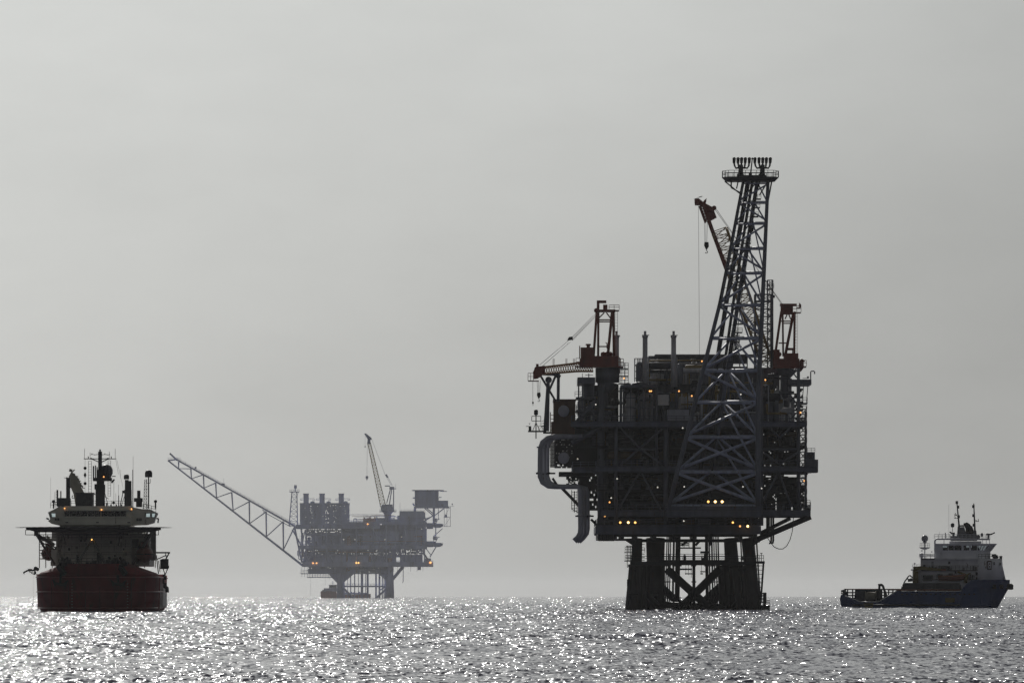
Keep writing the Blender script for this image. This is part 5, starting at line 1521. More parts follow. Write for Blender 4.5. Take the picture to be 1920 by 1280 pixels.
# helideck
hd = MB()
cxh, rh = (174 - LSX) * lm, 13.1
octo = [(cxh + rh * math.cos(R(22.5 + 45 * k)), 6 + rh * .95 * math.sin(R(22.5 + 45 * k))) for k in range(8)]
octo2 = [(cxh + (rh - 1.7) * math.cos(R(22.5 + 45 * k)), 6 + (rh - 1.7) * .95 * math.sin(R(22.5 + 45 * k))) for k in range(8)]
zt = LZ(987.5)
hd.loft([[(x, y, zt - .8) for x, y in octo2], [(x, y, zt - .42) for x, y in octo], [(x, y, zt) for x, y in octo]], False)
hdo = hd.build('helideck', paint('matt_deck_navy', (.018, .02, .03), .95, .3), ls)
mb = MB()
for s, dd in ((-1, 6), (1, 6)):
    pass
for a, b, r, d0, d1 in (((68, 1001), (102, 1056), .22, 4, 14), ((70, 1003), (100, 1020), .34, 4, 14), ((284, 998), (248, 1058), .26, 4, 14), ((172, 1012), (144, 1058), .2, 6, 2), ((176, 1012), (198, 1058), .2, 6, 2), ((284, 998), (270, 1020), .25, 5, 15), ((276, 998), (266, 1020), .18, 5, 15), ((226, 1000), (222, 1022), .14, 6, 10), ((118, 1000), (124, 1020), .14, 6, 10)):
    mb.tube(Lp(*a, d0), Lp(*b, d1), r, n=8)
for yy in (996, 1001, 1005): lbox(mb, 69, 106, yy, yy + 1.4, 7, 7.4); lbox(mb, 244, 282, yy, yy + 1.4, 8, 8.4)
lbox(mb, 110, 246, 994, 997, 3, 12); lbox(mb, 112, 240, 1000, 1002, 10, 12)
lbox(mb, 64, 72, 993, 1004, 5, 7); lbox(mb, 283, 292, 990, 1050, 14, 17)
mb.build('helideck_support', paint('support_grey', (.22, .22, .20), .5, .2, .06), hdo)
mb = MB()
for a, b in (((48, 993), (48, 1002)), ((48, 1002), (64, 1002)), ((297, 993), (297, 1002)), ((290, 1002), (298, 1002)), ((48, 993), (64, 993))): mb.beam(Lp(*a, 5), Lp(*b, 5), .12)
for k in range(40):
    a = 2 * math.pi * k / 40
    mb.beam((cxh + rh * .97 * math.cos(a), 6 + rh * .92 * math.sin(a), zt), (cxh + (rh + 1.1) * math.cos(a), 6 + (rh + 1.1) * .95 * math.sin(a), zt - .05), .05)
mb.build('safety_net', MAST, hdo)
# mast with radar and big dome
mb = MB()
lbox(mb, 179, 196, 915, 951, 19, 22); lbox(mb, 181, 195, 880, 916, 19.3, 21.7); lbox(mb, 184, 191, 846, 882, 19.8, 21); lbox(mb, 186, 189, 842, 848, 20, 20.8)
lbox(mb, 174, 209, 895, 901, 18, 23); lbox(mb, 174, 176.5, 873, 898, 18.2, 18.8); lbox(mb, 178, 180, 872, 896, 18.2, 19); lbox(mb, 181, 183, 875, 896, 18.2, 19); lbox(mb, 195, 198, 872, 896, 18.2, 18.8)
lbox(mb, 177, 181, 907, 917, 18.5, 20); lbox(mb, 194, 197, 908, 922, 18.5, 20)
lbox(mb, 157, 218, 859, 860.4, 19.8, 20.6)
for cx, y0 in ((158.5, 841), (169, 848), (205, 846), (216, 841)): mb.beam(Lp(cx, y0, 20), Lp(cx, 860, 20), .07)
for cx in (165.5, 208.5): lbox(mb, cx - .8, cx + .8, 855, 860, 19.9, 20.4)
lbox(mb, 169.5, 173, 858, 861, 19.8, 20.4); lbox(mb, 200, 204, 858, 861, 19.8, 20.4)
for k in range(9): mb.beam(Lp(171 + k * 4, 850.5 + (k * 7) % 3, 20), Lp(174 + k * 4, 850.5 + (k * 5) % 3, 20), .12)
mb.beam(Lp(170, 852, 20), Lp(204, 852, 20), .05).tube(Lp(172, 860, 20), Lp(186, 866, 20), .1, n=6).tube(Lp(203, 860, 20), Lp(190, 866, 20), .1, n=6)
mb.beam(Lp(196, 921, 20), Lp(203, 949, 20), .12).beam(Lp(196, 930, 20), Lp(204, 935, 20), .1)
mast = mb.build('mast', MAST, ls)
mb = MB().lathe([(.3, -1.35), (.9, -1.1), (1.22, -.4), (1.22, .3), (1.0, .8), (.55, 1.15), (.05, 1.25)], Lp(199, 883, 23), 20); mb.build('radar_dome', paint('dome_grey', (.16, .165, .19), .4, .15), ls)
mb = MB()
mb.ladder(Lp(168.8, 948, 21), Lp(168.8, 864, 21), .55, .035, .5).ladder(Lp(205, 930, 21), Lp(205, 863, 21), .5, .035, .5)
mb.build('ladder', MAST, mast)
# funnel housings, cranes and aerials on the roof
mb = MB(); lbox(mb, 142, 174, 924, 950, 30, 38); lbox(mb, 141, 176, 923, 926, 29.8, 38.4); mb.build('funnel', NAVY, ls)
mb = MB(); lbox(mb, 107, 131, 933, 949, 29, 35); lbox(mb, 106, 109, 918, 949, 30, 31); lbox(mb, 113, 115, 920, 934, 30, 31)
lbox(mb, 124, 131, 895, 935, 30, 32); lbox(mb, 124, 126.5, 894, 906, 29.8, 30.4)
mb.beam(Lp(120, 895, 30), Lp(124, 896, 30), .1).ladder(Lp(105, 946, 31), Lp(105, 922, 31), .4, .03, .4)
mb.build('funnel', NAVY, ls)
mb = MB()
cpts = [(129, 893), (133, 885), (140, 887), (146, 902), (154, 916), (158, 924), (146, 950), (142, 950), (138, 926), (133, 914), (128, 914)]
mb.prism([(LX(a, 45), LZ(b, 45)) for a, b in reversed(cpts)], 45, 47)
for a, b in (((134, 886), (140, 880)), ((140, 890), (156, 915)), ((143, 892), (149, 902)), ((148, 900), (152, 912))): mb.beam(Lp(*a, 44.8), Lp(*b, 44.8), .22)
mb.tube(Lp(132, 884, 45), Lp(133.5, 879, 45), .3, n=8); mb.path([Lp(137, 928, 45), Lp(135, 931, 45), Lp(136, 934, 45), Lp(139, 933, 45)], .09, 6)
for k in range(6): mb.beam(Lp(143 + k * 2.4, 892 + k * 4.4, 44.6), Lp(147 + k * 2.4, 893 + k * 4.4, 44.6), .14)
mb.build('deck_crane', paint('crane_grey', (.30, .29, .24), .5, .25, .1), ls)
mb = MB()
lbox(mb, 233, 246, 917, 949, 32, 36); lbox(mb, 234, 241, 899, 918, 32.5, 34); lbox(mb, 240, 246, 901, 918, 32.6, 34.5)
mb.lathe([(.5, -.45), (.5, .1), (.42, .35), (.2, .45)], Lp(237, 893.5, 33), 14)
mb.beam(Lp(231, 921, 33), Lp(225, 949, 33), .16).beam(Lp(233, 930, 33), Lp(228, 947, 33), .1)
lbox(mb, 229, 233, 919, 924, 32.5, 34)
mb.build('aft_mast', MAST, ls)
mb = MB(); mb.lathe([(.62, -.62), (.68, -.5), (.68, .2), (.55, .55), (.25, .68)], Lp(278.5, 888, 30), 18).tube(Lp(278.5, 953, 30), Lp(278.5, 894, 30), .12, n=8)
mb.lattice(Lp(272, 953, 31), Lp(273, 899, 31), .6, .4, 9, .04, .03, side=(1, 0, 0)); mb.beam(Lp(274, 905, 30), Lp(282, 905, 30), .1).beam(Lp(274.5, 897, 30), Lp(274.5, 905, 30), .08).beam(Lp(282, 897, 30), Lp(282, 905, 30), .08)
for yy in (916, 930, 944): mb.beam(Lp(269, yy, 30.5), Lp(278, yy, 30.5), .06)
mb.build('satellite_dome', MAST, ls)
mb = MB(); lbox(mb, 251, 267, 933, 940, 31, 34); lbox(mb, 257, 263, 919, 935, 31.5, 33); lbox(mb, 255, 266, 940, 950, 31, 34); mb.build('vent_housing', NAVY, ls)
mb = MB()
for cx, y0, y1, w in ((249.5, 855, 950, .05), (249, 880, 950, .16), (222, 908, 950, .05), (222.5, 928, 950, .16), (217, 924, 950, .04), (95, 895, 950, .03), (213.5, 898, 950, .06), (226, 880, 896, .03)): mb.beam(Lp(cx, y0, 26), Lp(cx, y1, 26), w)
mb.beam(Lp(209, 905, 26), Lp(214.5, 898, 26), .3).beam(Lp(210, 892.5, 26), Lp(217, 892.5, 26), .16).ball(Lp(213, 942, 26), .28, 10)
mb.tube(Lp(219, 862, 22), Lp(231, 915, 32), .02, n=4).tube(Lp(217, 862, 22), Lp(222, 888, 28), .02, n=4)
for cx in (200, 208, 218, 228): mb.beam(Lp(cx, 942 + cx % 5, 20), Lp(cx, 950, 20), .25)
mb.build('aerials', MAST, ls)
# side davits
mb = MB()
mb.beam(Lp(73, 1066, 28), Lp(60, 1069, 28), .35).beam(Lp(66, 1064, 28), Lp(73, 1068, 28), .6).beam(Lp(60, 1068, 28), Lp(53, 1068, 28), .45).beam(Lp(54, 1068, 28), Lp(44, 1073, 28), .3).beam(Lp(44, 1073, 28), Lp(46, 1076, 28), .15)
mb.beam(Lp(54, 1071, 28), Lp(66, 1074, 28), .15).beam(Lp(66, 1070, 28), Lp(66, 1076, 28), .4).ball(Lp(67, 1065, 28), .38, 10).beam(Lp(58, 1074, 28), Lp(66, 1077, 28), .12).beam(Lp(63, 1076, 28), Lp(63, 1147, 28), .025)
mb.build('side_davit', MAST, ls)
mb = MB()
lbox(mb, 292, 318, 1034, 1036.5, 52, 58); mb.beam(Lp(317, 1036, 53), Lp(311, 1047, 53), .25).beam(Lp(310, 1037, 53), Lp(312, 1046, 53), .15).beam(Lp(294, 1048, 53), Lp(312, 1040, 53), .2)
lbox(mb, 300, 315, 1048, 1066, 52, 57); mb.tube(Lp(303, 1050, 52), Lp(316, 1050, 52), .32, n=10).tube(Lp(305, 1062, 52), Lp(317, 1062, 52), .25, n=10)
mb.beam(Lp(314, 1066, 53), Lp(309, 1078, 53), .2).beam(Lp(306, 1066, 53), Lp(310, 1080, 53), .18); lbox(mb, 294, 308, 1076, 1092, 53, 57); mb.ball(Lp(309, 1083, 53), .35, 10)
mb.path([Lp(298, 1096, 53), Lp(308, 1098, 53), Lp(313, 1102, 53), Lp(313.5, 1110, 53)], .35, 8); lbox(mb, 296, 312, 1092, 1099, 53, 56)
mb.beam(Lp(293, 1040, 53), Lp(297, 1075, 53), .2).beam(Lp(297, 1050, 53), Lp(300, 1072, 53), .15)
for xx in (312, 315): mb.beam(Lp(xx, 1108, 53), Lp(xx, 1160, 53), .025)
mb.build('launch_frame', MAST, ls)
for xx, yy, d, m in ((121.2, 952.5, 12.4, ORANGE), (190.3, 954.7, 12.4, ORANGE), (246.5, 953.5, 12.4, ORANGE), (194.5, 893.5, 17.6, ORANGE), (172, 1011, 5.8, AMBER), (299.5, 1083, 51, ORANGE)):
    o = MB().ball(Lp(xx, yy, d), .125, 10).build('deck_lamp', m, ls)
    b = Lp(xx, yy, d); MB().beam(b + Vector((0, .18, 0)), b + Vector((0, .5, .25)), .08).build('bracket', MAST, o)

def to_world(root_loc, rz, v):
    return Matrix.Rotation(rz, 4, 'Z') @ Vector(v) + Vector(root_loc)
enclosed_boat('lifeboat', 'dark orange lifeboat at the left side of the red ship, under its helideck', 'lifeboat', to_world(ls_loc, ls_rz, Lp(92, 1051, 24)), 7.5, R(90) + ls_rz, ORNG, 'lifeboats on the red ship')
enclosed_boat('lifeboat', 'dark orange lifeboat at the right side of the red ship, beside the launch frame', 'lifeboat', to_world(ls_loc, ls_rz, Lp(271, 1054, 12)), 8.5, R(90) + ls_rz, ORNG, 'lifeboats on the red ship')
mb = MB()
for cx, s in ((92, -1), (271, 1)):
    d = 26 if s < 0 else 14
    for o in (-2.5, 2.5): MB().path([Lp(cx - s * 14, 1056, d + o), Lp(cx - s * 12, 1026, d + o), Lp(cx, 1020, d + o), Lp(cx + s * 4, 1022, d + o)], .16, 6).build('boat_davit', MAST, ls)
# day shapes
for yy, lab, k in ((877.2, 'black signal ball hung highest, above the black diamond', 0), (890.2, 'black diamond signal shape hung between two black balls', 1), (906, 'black signal ball hung lowest, below the black diamond', 0)):
    b = Lp(159.5, yy, 20); mb = MB()
    if k == 0:
        mb.ball((0, 0, 0), .30, 14)
        o = mb.build('signal_ball', BLACK)
    else:
        mb.lathe([(.01, -.55), (.28, 0), (.01, .55)], (0, 0, 0), 14)
        o = mb.build('signal_diamond', BLACK)
    o.location = to_world(ls_loc, ls_rz, b)
    tag(o, lab, 'signal shape', 'day signal shapes by the mast of the red ship')
mb = MB().tube(Lp(159.5, 860, 20), Lp(159.5, 948, 20), .025, n=4); mb.build('halyard', MAST, mast)

# ------------------------------------------------------------------ blue and white ship at the right
HBLUE = paint('hull_blue', (.007, .042, .17), .65, .3, .10, .3, 0, (.03, .02, .015))
SWHITE = paint('ship_white', (.86, .86, .90), .4, .15, .06, .3)
SYEL = paint('ship_yellow', (.17, .125, .012), .5, .2, .05)
RAILOR = paint('rail_orange', (.30, .09, .03), .45, .2, .08)
REEL = paint('rope_beige', (.28, .25, .18), .7, .25, 0, 2.5)
ASD, ASX = 1696.0, 1738.0
a_th = R(4.0)
ac, as_ = math.cos(a_th), math.sin(a_th)
ax0 = (ASX - 960) * ASD / F
av = empty('anchor_handling_ship', (ax0, ASD, 0), -a_th, 'dark blue and white supply ship with low stern and two masts', 'ship')
def Ap(px, py, ly=0.0):
    k = (px - 960) / F
    lx = (k * (ASD + ly * ac) - ax0 - ly * as_) / (ac + as_ * k)
    dep = ASD - lx * as_ + ly * ac
    return Vector((lx, ly, H + (1117 - py) * dep / F))
def AX(px, ly=0.0): return Ap(px, 0, ly).x
def AZ(py, px=1738, ly=0.0): return Ap(px, py, ly).z
def abox(mb, a, b, c, d, l0, l1):
    p, q = Ap(a, c, l0), Ap(b, d, l0)
    mb.box(p.x, q.x, l0, l1, q.z, p.z); return mb
def aprism(mb, pts, l0, l1):
    mb.prism([(Ap(a, b, l0).x, Ap(a, b, l0).z) for a, b in pts], l0, l1); return mb
HB = 6.6
mb = MB()
rings = []
for px, w, yt, wb in ((1577, HB * .96, 1129, .92), (1581, HB, 1129, .96), (1700, HB, 1129, .98), (1800, HB, 1129, .97), (1815, HB, 1110, .95), (1840, HB * .98, 1100, .86), (1858, HB * .88, 1098, .68)):
    z = AZ(yt, px, -HB); x = AX(px, -HB)
    rings.append([(x, -w, z), (x, -w, .7), (x, -w * wb, -1.5), (x, w * wb, -1.5), (x, w, .7), (x, w, z)])
mb.loft(rings, False)
fo = []
for z, tip, w, e in ((-1.5, 1866, 5.4, 1.7), (0, 1870, 5.8, 1.8), (1.6, 1877, 6.2, 2.0), (3.6, 1886, 6.5, 2.2), (5.0, 1893, 6.7, 2.4), (6.75, 1893.5, 6.75, 2.5)):
    x0, x1 = AX(1802 if z < 4 else (1806 if z < 5.5 else 1822), -HB), AX(tip, 0)
    ring = [(x0, -w, z)]
    for i in range(13):
        a = math.pi / 2 * i / 12
        ring.append((x0 + (x1 - x0) * (.25 + .75 * math.sin(a) ** (2 / e)), -w * max(.02, math.cos(a)) ** (2 / e), z))
    ring += [(x, -y, zz) for x, y, zz in reversed(ring)]
    fo.append(ring)
mb.loft(fo, False)
# near bulwark with the low opening in the stern
aprism(mb, [(1577, 1132), (1577, 1115), (1584, 1116.5), (1595, 1119), (1614, 1128), (1648, 1128), (1664, 1117), (1682, 1107), (1700, 1108.3), (1803, 1108.3), (1803, 1132)][::-1], -HB - .12, -HB + .2)
aprism(mb, [(1576.5, 1134), (1574.8, 1122), (1577, 1114), (1588, 1114), (1588, 1134)][::-1], -HB + .2, HB)
hullb = mb.build('hull', HBLUE, av)
mb = MB()
for a, b in (((1584, 1116.3), (1614, 1127.8)), ((1614, 1127.8), (1648, 1127.8)), ((1648, 1127.8), (1682, 1106.8)), ((1690, 1108), (1803, 1108))):
    mb.tube(Ap(*a, -HB), Ap(*b, -HB), .15, n=10)
mb.build('bulwark_cap', paint('polished_steel', (.7, .7, .7), .22, .1, 0, 1, .9), hullb)
mb = MB(); aprism(mb, [(1885, 1094), (1897, 1093.5), (1900, 1096), (1900, 1104), (1896, 1105), (1886, 1104)][::-1], -3.2, 3.2)
for px in (1846, 1864, 1878): mb.tube(Ap(px, 1095, -5.9), Ap(px, 1103, -5.9), .45, n=10)
mb.build('bow_fender', BLACK, av)
mb = MB(); aprism(mb, [(1772.5, 1120), (1790, 1120), (1790, 1128.5), (1772.5, 1128.5)][::-1], -HB - .16, -HB - .121); aprism(mb, [(1619, 1130), (1638, 1130), (1636, 1139), (1622, 1139)][::-1], -HB - .2, -HB - .05)
mb.build('yellow_panel', SYEL, av)
# far bulwark with freeing openings
mb = MB(); y = HB
aprism(mb, [(1583, 1103), (1802, 1103), (1802, 1105), (1583, 1105)][::-1], y - .2, y + .2)
for px in (1584, 1588, 1597.5, 1603, 1620, 1640, 1652, 1657, 1665, 1673, 1680): abox(mb, px, px + 2.5, 1104, 1130, y - .15, y + .15)
abox(mb, 1604, 1652, 1105, 1130, y - .1, y + .1); abox(mb, 1682, 1802, 1105, 1130, y - .1, y + .1)
for yy in (1109, 1114.5, 1120): abox(mb, 1584, 1606, yy, yy + 2.4, y - .1, y + .1); abox(mb, 1650, 1683, yy, yy + 2, y - .1, y + .1)
abox(mb, 1580, 1588, 1108, 1130, y - .2, y + .2)
mb.beam(Ap(1577, 1108, 4), Ap(1584, 1106, 4), .5).beam(Ap(1577, 1111, 2), Ap(1583, 1114, 2), .3)
mb.build('far_bulwark', NAVY, av)
mb = MB(); mb.path([Ap(1647, 1127, 3), Ap(1649, 1098, 3), Ap(1647, 1095.5, 3), Ap(1653, 1095.5, 3), Ap(1655, 1097, 3), Ap(1661, 1113, 3), Ap(1663, 1127, 3)], .28, 8)
mb.path([Ap(1647, 1127, 5), Ap(1649, 1098, 5), Ap(1653, 1096.5, 5), Ap(1655, 1098, 5), Ap(1661, 1113, 5)], .24, 8).beam(Ap(1648, 1104, 3), Ap(1656, 1104, 3), .2)
mb.build('gallows', MAST, av)
mb = MB(); mb.beam(Ap(1664, 1105.2, -HB + .6), Ap(1800, 1105.2, -HB + .6), .22).beam(Ap(1586, 1103.6, HB - .3), Ap(1690, 1103.6, HB - .3), .15)
for px in range(1690, 1800, 11): mb.beam(Ap(px, 1105, -HB + .6), Ap(px, 1110, -HB + .6), .18)
mb.build('crash_rail', RAILOR, av)
for a, b, w, mat, dx in ((1606, 1618, 9.5, NAVY, 0), (1618, 1622, 9.5, MAST, 0), (1622, 1643, 8.8, REEL, 0)):
    mb = MB(); c = Ap((a + b) / 2, 1117, 1); hw = (b - a) * ASD / F / 2; r = w * ASD / F
    mb.lathe([(r * 1.05, -hw), (r * 1.05, -hw * .86), (r * .86, -hw * .85), (r * .9, 0), (r * .86, hw * .85), (r * 1.05, hw * .86), (r * 1.05, hw)], c, 24, 'x' if mat is REEL else 'y')
    mb.build('winch_drum', mat, av)
mb = MB(); aprism(mb, [(1688, 1105), (1697, 1092), (1799, 1092), (1803, 1105)][::-1], -HB + 1.2, HB - 1.2); abox(mb, 1697, 1712, 1092, 1096, -4, 4)
mb.path([Ap(1690, 1104, -4), Ap(1696, 1090, -4), Ap(1704, 1079, -4), Ap(1706, 1078, -4), Ap(1711, 1082, -4)], .16, 6)
mb.tube(Ap(1702, 1087, -3), Ap(1712, 1086, -3), .4, n=8).beam(Ap(1701, 1084, -3), Ap(1710, 1088, -3), .25)
mb.build('winch_house', MAST, av)
# superstructure
mb = MB()
abox(mb, 1711, 1728, 1068, 1093, -4.5, 4.5); abox(mb, 1726, 1836, 1047, 1109, -5, 5); abox(mb, 1726, 1836, 1046, 1048.5, -5.6, 5.6); abox(mb, 1708, 1730, 1066.5, 1068.5, -5, 5)
for px in (1748, 1762, 1786, 1812): abox(mb, px, px + 1, 1049, 1068, -5.1, -5.0)
mb.cur = 1
for px, py, w, h in ((1731, 1058, 4, 5), (1747, 1052, 3, 10), (1778, 1052, 4, 5), (1730, 1078, 18, 11), (1758, 1076, 10, 8), (1790, 1070, 3, 5), (1834, 1057, 4, 6), (1829, 1072, 4, 6), (1760, 1100, 40, 7)): abox(mb, px, px + w, py, py + h, -5.08, -5.0)
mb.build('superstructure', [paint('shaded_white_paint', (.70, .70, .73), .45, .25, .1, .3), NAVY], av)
mb = MB()   # deck edges, rails, rafts, doors and pipes on the near side
rq = random.Random(21)
for yy, x0, x1 in ((1068, 1728, 1834), (1085, 1728, 1834), (1047, 1728, 1752)):
    abox(mb, x0, x1, yy, yy + 1.4, -5.7, -5.0); mb.rail([Ap(x0, yy, -5.6), Ap(x1, yy, -5.6)], 1.0, .035, .9)
for k in range(30):
    px = rq.uniform(1729, 1830); yy = rq.choice((1068, 1085, 1104)); abox(mb, px, px + rq.uniform(1.5, 5), yy - rq.uniform(3, 9), yy, -5.4, -5.0)
for px in (1740, 1744, 1748): mb.lathe([(.4, -.6), (.45, -.4), (.45, .4), (.4, .6)], Ap(px + 28, 1064, -5.4), 10, 'x')
for k in range(10): px = rq.uniform(1700, 1800); mb.beam(Ap(px, 1104, -4.6), Ap(px + rq.uniform(-4, 4), 1094, -4.6), .16)
mb.tube(Ap(1690, 1100, -4.5), Ap(1760, 1100, -4.5), .25, n=8)
mb.build('side_fittings', paint('fitting_dark', (.07, .07, .075), .5, .3, .1), av)
mb = MB()   # hull fenders and freeing ports
for k in range(16): px = 1690 + k * 9; abox(mb, px, px + 3.2, 1112, 1114.5, -HB - .14, -HB - .05)
mb.tube(Ap(1600, 1133.5, -HB - .1), Ap(1800, 1133.5, -HB - .1), .18, n=8)
mb.build('hull_fender', BLACK, av)
mb = MB()
rng_ = []
for yy, xb, xt, w, e in ((1087, 1833, 1886, 6.0, 2.6), (1060, 1833, 1880, 5.6, 2.8), (1046.5, 1833, 1879, 5.4, 3.0)):
    z = AZ(yy, 1860, -5); x0, x1 = AX(xb, -5), AX(xt, 0)
    ring = [(x0, -w, z)]
    for i in range(11):
        a = math.pi / 2 * i / 10
        ring.append((x0 + (x1 - x0) * (.45 + .55 * math.sin(a) ** (2 / e)), -w * max(.02, math.cos(a)) ** (2 / e), z))
    ring += [(x, -y, zz) for x, y, zz in reversed(ring)]
    rng_.append(ring)
mb.loft(rng_, True)
front = mb.build('forecastle_house', SWHITE, av)
mb = MB()
for px, py in ((1863, 1053), (1874.5, 1054), (1862, 1079), (1873.5, 1080), (1881.5, 1080)):
    ly = -4.9 if px < 1868 else (-3.9 if px < 1878 else -2.6)
    abox(mb, px, px + 2.0, py, py + 5, ly - .75, ly)
mb.build('window', GLASS, front)
# badge: dark red frame round a pale figure
bd = MB(); ly = -5.62
def bq(a, b, c, d, off): abox(bd, a, b, c, d, ly - off, ly - off + .25)
abox(bd, 1851, 1859.2, 1050.5, 1067.5, ly - .22, ly + .5)
bd.cur = 1
abox(bd, 1852.6, 1857.8, 1053.0, 1065.2, ly - .27, ly + .3)
bd.cur = 0
abox(bd, 1854.2, 1856.3, 1055.2, 1057.8, ly - .32, ly + .2); abox(bd, 1854.2, 1856.3, 1060.4, 1063.0, ly - .32, ly + .2); abox(bd, 1853.0, 1853.7, 1058.3, 1059.6, ly - .32, ly + .2)
bd.build('badge', [paint('badge_maroon', (.05, .012, .018), .45, .2), SWHITE], front)
mb = MB(); mb.rail([Ap(1834, 1046.5, -5.2), Ap(1868, 1046.5, -5)], 1.0, .04, .9)
mb.tube(Ap(1861, 1044, -2), Ap(1868, 1041, -2), .7, .5, n=10).tube(Ap(1866, 1041, -2), Ap(1868, 1047, -2), .6, n=10); abox(mb, 1874, 1879, 1041.5, 1047.5, -3, 3); abox(mb, 1858, 1880, 1042.5, 1043.3, -3.3, 3.3)
mb.build('windlass', NAVY, front)
# wheelhouse
wh = MB()
lo = [(1752, -4.6), (1830, -4.6), (1846, -3.6), (1857, -1.5), (1857, 1.5), (1846, 3.6), (1830, 4.6), (1752, 4.6)]
def whring(py, grow, front_x): return [(AX(px, 0) + (grow if px > 1800 else 0) * (front_x if px > 1840 else .6 if px > 1835 else .15), y * (1 + .02 * grow), AZ(py, 1800, -4)) for px, y in lo]
wh.loft([whring(1047, 0, 1), whring(1034, 0, 1)], False)
wh.loft([whring(1034, 0, 1), whring(1031, .25, 1)], False)
wh.loft([whring(1022, 1.15, 1), whring(1019.5, 1.5, 1), whring(1018.5, 1.5, 1)], False)
abox(wh, 1752, 1767, 1019, 1047, -4.6, 4.6)
for i, px in enumerate((1778, 1789, 1805, 1819)): wh.beam(Ap(px, 1034, -4.55), Ap(px - .3, 1019, -4.7), .14 if i < 2 else .5, .2)
for t in range(1, 9):
    a, b = whring(1031.5, .2, 1), whring(1021, 1.2, 1)
    for k0 in (1, 2, 3, 4, 5):
        if t in (2, 4, 6, 8): continue
        p, q = Vector(a[k0]).lerp(Vector(a[k0 + 1]), t / 8), Vector(b[k0]).lerp(Vector(b[k0 + 1]), t / 8)
        wh.beam(p, q, .16)
whe = wh.build('wheelhouse', SWHITE, av)
mb = MB(); mb.loft([[(x * .995, y * .97, z) for x, y, z in whring(1031.3, .1, 1)], [(x * .995, y * .97, z) for x, y, z in whring(1021.5, .95, 1)]], False)
mb.build('window_band', clear_glass('tinted_glass', (.50, .54, .56)), whe)
mb = MB(); abox(mb, 1768, 1836, 1026, 1034, -3, 3); abox(mb, 1776, 1812, 1019, 1026, -2, 2); abox(mb, 1822, 1832, 1019, 1026, -2, 2); abox(mb, 1768, 1850, 1018.8, 1022, -3.5, 3.5); mb.build('interior', NAVY, whe)
mb = MB()   # roof deck, pipes and railing
abox(mb, 1780, 1840, 1014, 1018.4, -3.6, 3.6)
mb.path([Ap(1753, 1019, -4.4), Ap(1753, 1013, -4.4), Ap(1756, 1010, -4.4), Ap(1800, 1010, -4.4), Ap(1856, 1010.5, -4)], .2, 8)
mb.rail([Ap(1752, 1010, -4.4), Ap(1856, 1010.5, -4)], 1.1, .04, .9).rail([Ap(1752, 1010, 4.4), Ap(1850, 1010.5, 4)], 1.1, .04, .9)
for px in (1842, 1849, 1855): mb.beam(Ap(px, 1010, -3.8), Ap(px + .6, 1019, -3.8), .12)
for px in (1770, 1785, 1800, 1815, 1828): mb.beam(Ap(px, 1010, -4.4), Ap(px, 1019, -4.4), .14)
mb.build('roof_deck', SWHITE, av)
mb = MB()
aprism(mb, [(1794, 1009), (1795.5, 988), (1808, 987), (1811, 999), (1824, 1000), (1825, 994), (1830.5, 994), (1832, 1010)][::-1], -2, 2); abox(mb, 1782, 1832, 1004, 1013, -2.6, 2.6)
mb.path([Ap(1797, 988, 0), Ap(1797, 985.5, 0), Ap(1808, 985, 0)], .2, 6)
mb.build('funnel', paint('funnel_grey', (.20, .20, .22), .45, .25, .08), av)
for o, l in ((0, -1), (4, .6)):
    mb = MB().path([Ap(1814 + o, 1000, l), Ap(1813.5 + o, 990 + o * .7, l), Ap(1811 + o, 984 + o, l), Ap(1809 + o, 982 + o, l), Ap(1812 + o * 1.1, 981.5 + o, l), Ap(1816 + o, 984 + o, l), Ap(1818.5 + o, 990 + o, l), Ap(1819 + o * .6, 1000, l)], .42, 10)
    mb.build('exhaust_pipe', BLACK, av)
for base, top_, lamps in (((1798.5, 988), (1794, 940), ((1794, 941.5), (1796.3, 950), (1797.4, 968))), ((1828, 995), (1825.8, 943), ((1825, 949), (1825.3, 966), (1826, 984)))):
    mb = MB().tube(Ap(*base, 0), Ap(*top_, 0), .22, .12, n=8)
    for q in lamps: c = Ap(*q, 0); mb.tube(c - Vector((0, 0, .35)), c + Vector((0, 0, .35)), .3, n=8)
    if base[0] < 1810:
        for a, b in (((1797.5, 971), (1789, 971)), ((1797, 968), (1790, 964)), ((1791, 971), (1790, 963)), ((1794, 966), (1791, 961))): mb.beam(Ap(*a, 0), Ap(*b, 0), .14)
    else:
        for a, b in (((1827, 977), (1835.5, 977)), ((1834.5, 977), (1834.5, 972)), ((1829, 974), (1832, 976))): mb.beam(Ap(*a, 0), Ap(*b, 0), .14)
    mb.build('mast', MAST, av)
for px, py, s in ((1853, 1010, 1), (1788, 1006, -.6)):
    mb = MB(); b = Ap(px, py, -3.4)
    mb.tube(b, Ap(px + .3, 1003 if s > 0 else 1000, -3.4), .22, n=8)
    y1 = 1000.5 if s > 0 else 999
    mb.tube(Ap(px - 4 * s, y1 + .3, -3.4), Ap(px + 4 * s, y1 + (1.0 if s > 0 else .3), -3.4), .25, .2, n=8).tube(Ap(px + 4 * s, y1 + .9, -3.4), Ap(px + 12.5 * s, y1 - 2.7, -3.4), .2, .15, n=8)
    mb.build('fire_monitor', MAST, av)
mb = MB()
mb.beam(Ap(1786, 984, -2), Ap(1786, 1008, -2), .12).lathe([(.2, -.5), (.42, -.4), (.45, .3), (.2, .5)], Ap(1786, 984, -2), 12)
mb.beam(Ap(1772.5, 998, -2), Ap(1772.5, 1010, -2), .2).beam(Ap(1779, 945, -1), Ap(1779, 1010, -1), .05).beam(Ap(1762, 996, -2), Ap(1762, 1010, -2), .05).lathe([(.2, -.4), (.35, 0), (.2, .4)], Ap(1841, 1002, -2), 10).beam(Ap(1841, 1002, -2), Ap(1841, 1010, -2), .1)
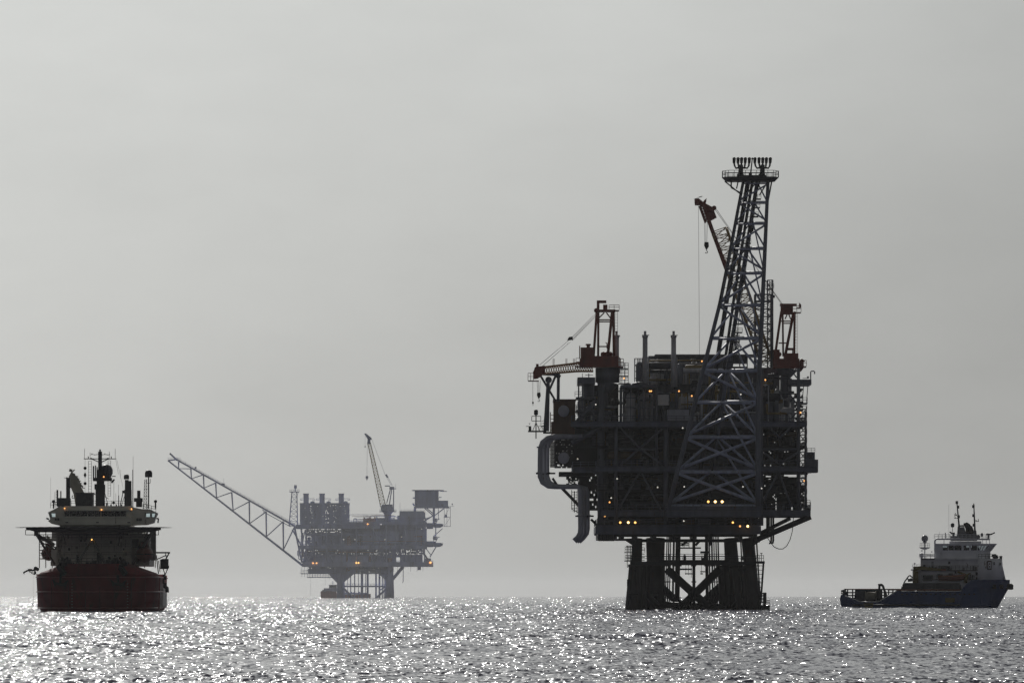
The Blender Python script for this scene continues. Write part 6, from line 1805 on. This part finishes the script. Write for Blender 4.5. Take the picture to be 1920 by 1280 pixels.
mb.ball(Ap(1834, 1006, -2), .5, 10)
mb.build('aerials', MAST, av)
mb = MB().ball(Ap(1734, 1009, -3), .82, 16).lathe([(.3, -.3), (.6, 0)], Ap(1734, 1015, -3), 14).tube(Ap(1734, 1047, -3), Ap(1734, 1014, -3), .13, n=8)
mb.lathe([(.2, -.42), (1.0, -.1), (1.3, .12), (1.3, .2)], Ap(1734, 1027, -3), 18); mb.rail([Ap(1725, 1025, -3.6), Ap(1743, 1025, -3.6)], .9, .035, .5)
mb.build('satellite_dome', DUCT, av)
mb = MB().ball(Ap(1728, 1040.5, -4), .55, 12).tube(Ap(1728, 1047, -4), Ap(1728, 1041, -4), .3, n=8); mb.rail([Ap(1724, 1046, -5), Ap(1752, 1046, -5)], 1.0, .04, .9).rail([Ap(1711, 1066, -4.6), Ap(1727, 1066, -4.6)], 1.0, .04, .9)
mb.beam(Ap(1737, 1040, -5), Ap(1752, 1041, -5), .14).ball(Ap(1728.5, 1032, -4), .18, 8).ball(Ap(1747, 1034, -4), .18, 8).ball(Ap(1715, 1056, -4), .22, 8).beam(Ap(1715, 1056, -4), Ap(1714, 1066, -4), .1)
mb.build('aft_railing', SWHITE, av)
cb = MB(); cb.tube(Ap(1717, 1092, -5.6), Ap(1717, 1070, -5.6), .7, .6, n=12)
cb = cb.build('deck_crane', SYEL, av)
mb = MB(); aprism(mb, [(1712, 1062), (1726, 1060.5), (1752, 1064), (1774, 1066.5), (1774, 1069), (1750, 1069), (1724, 1067), (1713, 1071)][::-1], -6.1, -5.2); mb.build('boom', SYEL, cb)
mb = MB(); abox(mb, 1765, 1774, 1066, 1069.2, -6.25, -6.1); mb.build('boom_tip', CRED, cb)
mb = MB(); mb.tube(Ap(1810, 1092, -5.6), Ap(1812, 1076, -5.6), .45, n=10).beam(Ap(1812, 1077, -5.6), Ap(1795, 1071, -5.6), .4).beam(Ap(1804, 1080, -5.6), Ap(1820, 1074, -5.6), .3); mb.build('boat_davit', SYEL, av)
rb = empty('rescue_boat', to_world((ax0, ASD, 0), -a_th, Ap(1785, 1089, -5.7)), -a_th, 'small red rescue boat slung on the near side of the blue and white ship', 'boat')
mb = MB(); rings = []
for t, w, zb, ztop in ((-3.2, .75, .15, 1.1), (-2.8, .95, .02, 1.1), (0, 1.05, 0, 1.1), (1.8, .95, .05, 1.2), (2.7, .55, .35, 1.35), (3.2, .1, .9, 1.5)):
    rings.append([(t, -w, ztop), (t, -w * .8, zb + .35), (t, 0, zb), (t, w * .8, zb + .35), (t, w, ztop)])
mb.loft(rings, True).build('hull', ORNG, rb)
mb = MB().path([(-3.2, -.8, 1.15), (0, -1.05, 1.15), (1.8, -.95, 1.25), (2.7, -.55, 1.4), (3.25, 0, 1.55), (2.7, .55, 1.4), (1.8, .95, 1.25), (0, 1.05, 1.15), (-3.2, .8, 1.15)], .22, 8); mb.build('fender_tube', RAILOR, rb)
mb = MB().box(-.8, .3, -.4, .4, .9, 1.9).box(-3.4, -2.9, -.25, .25, .9, 1.7); mb.build('console', NAVY, rb)
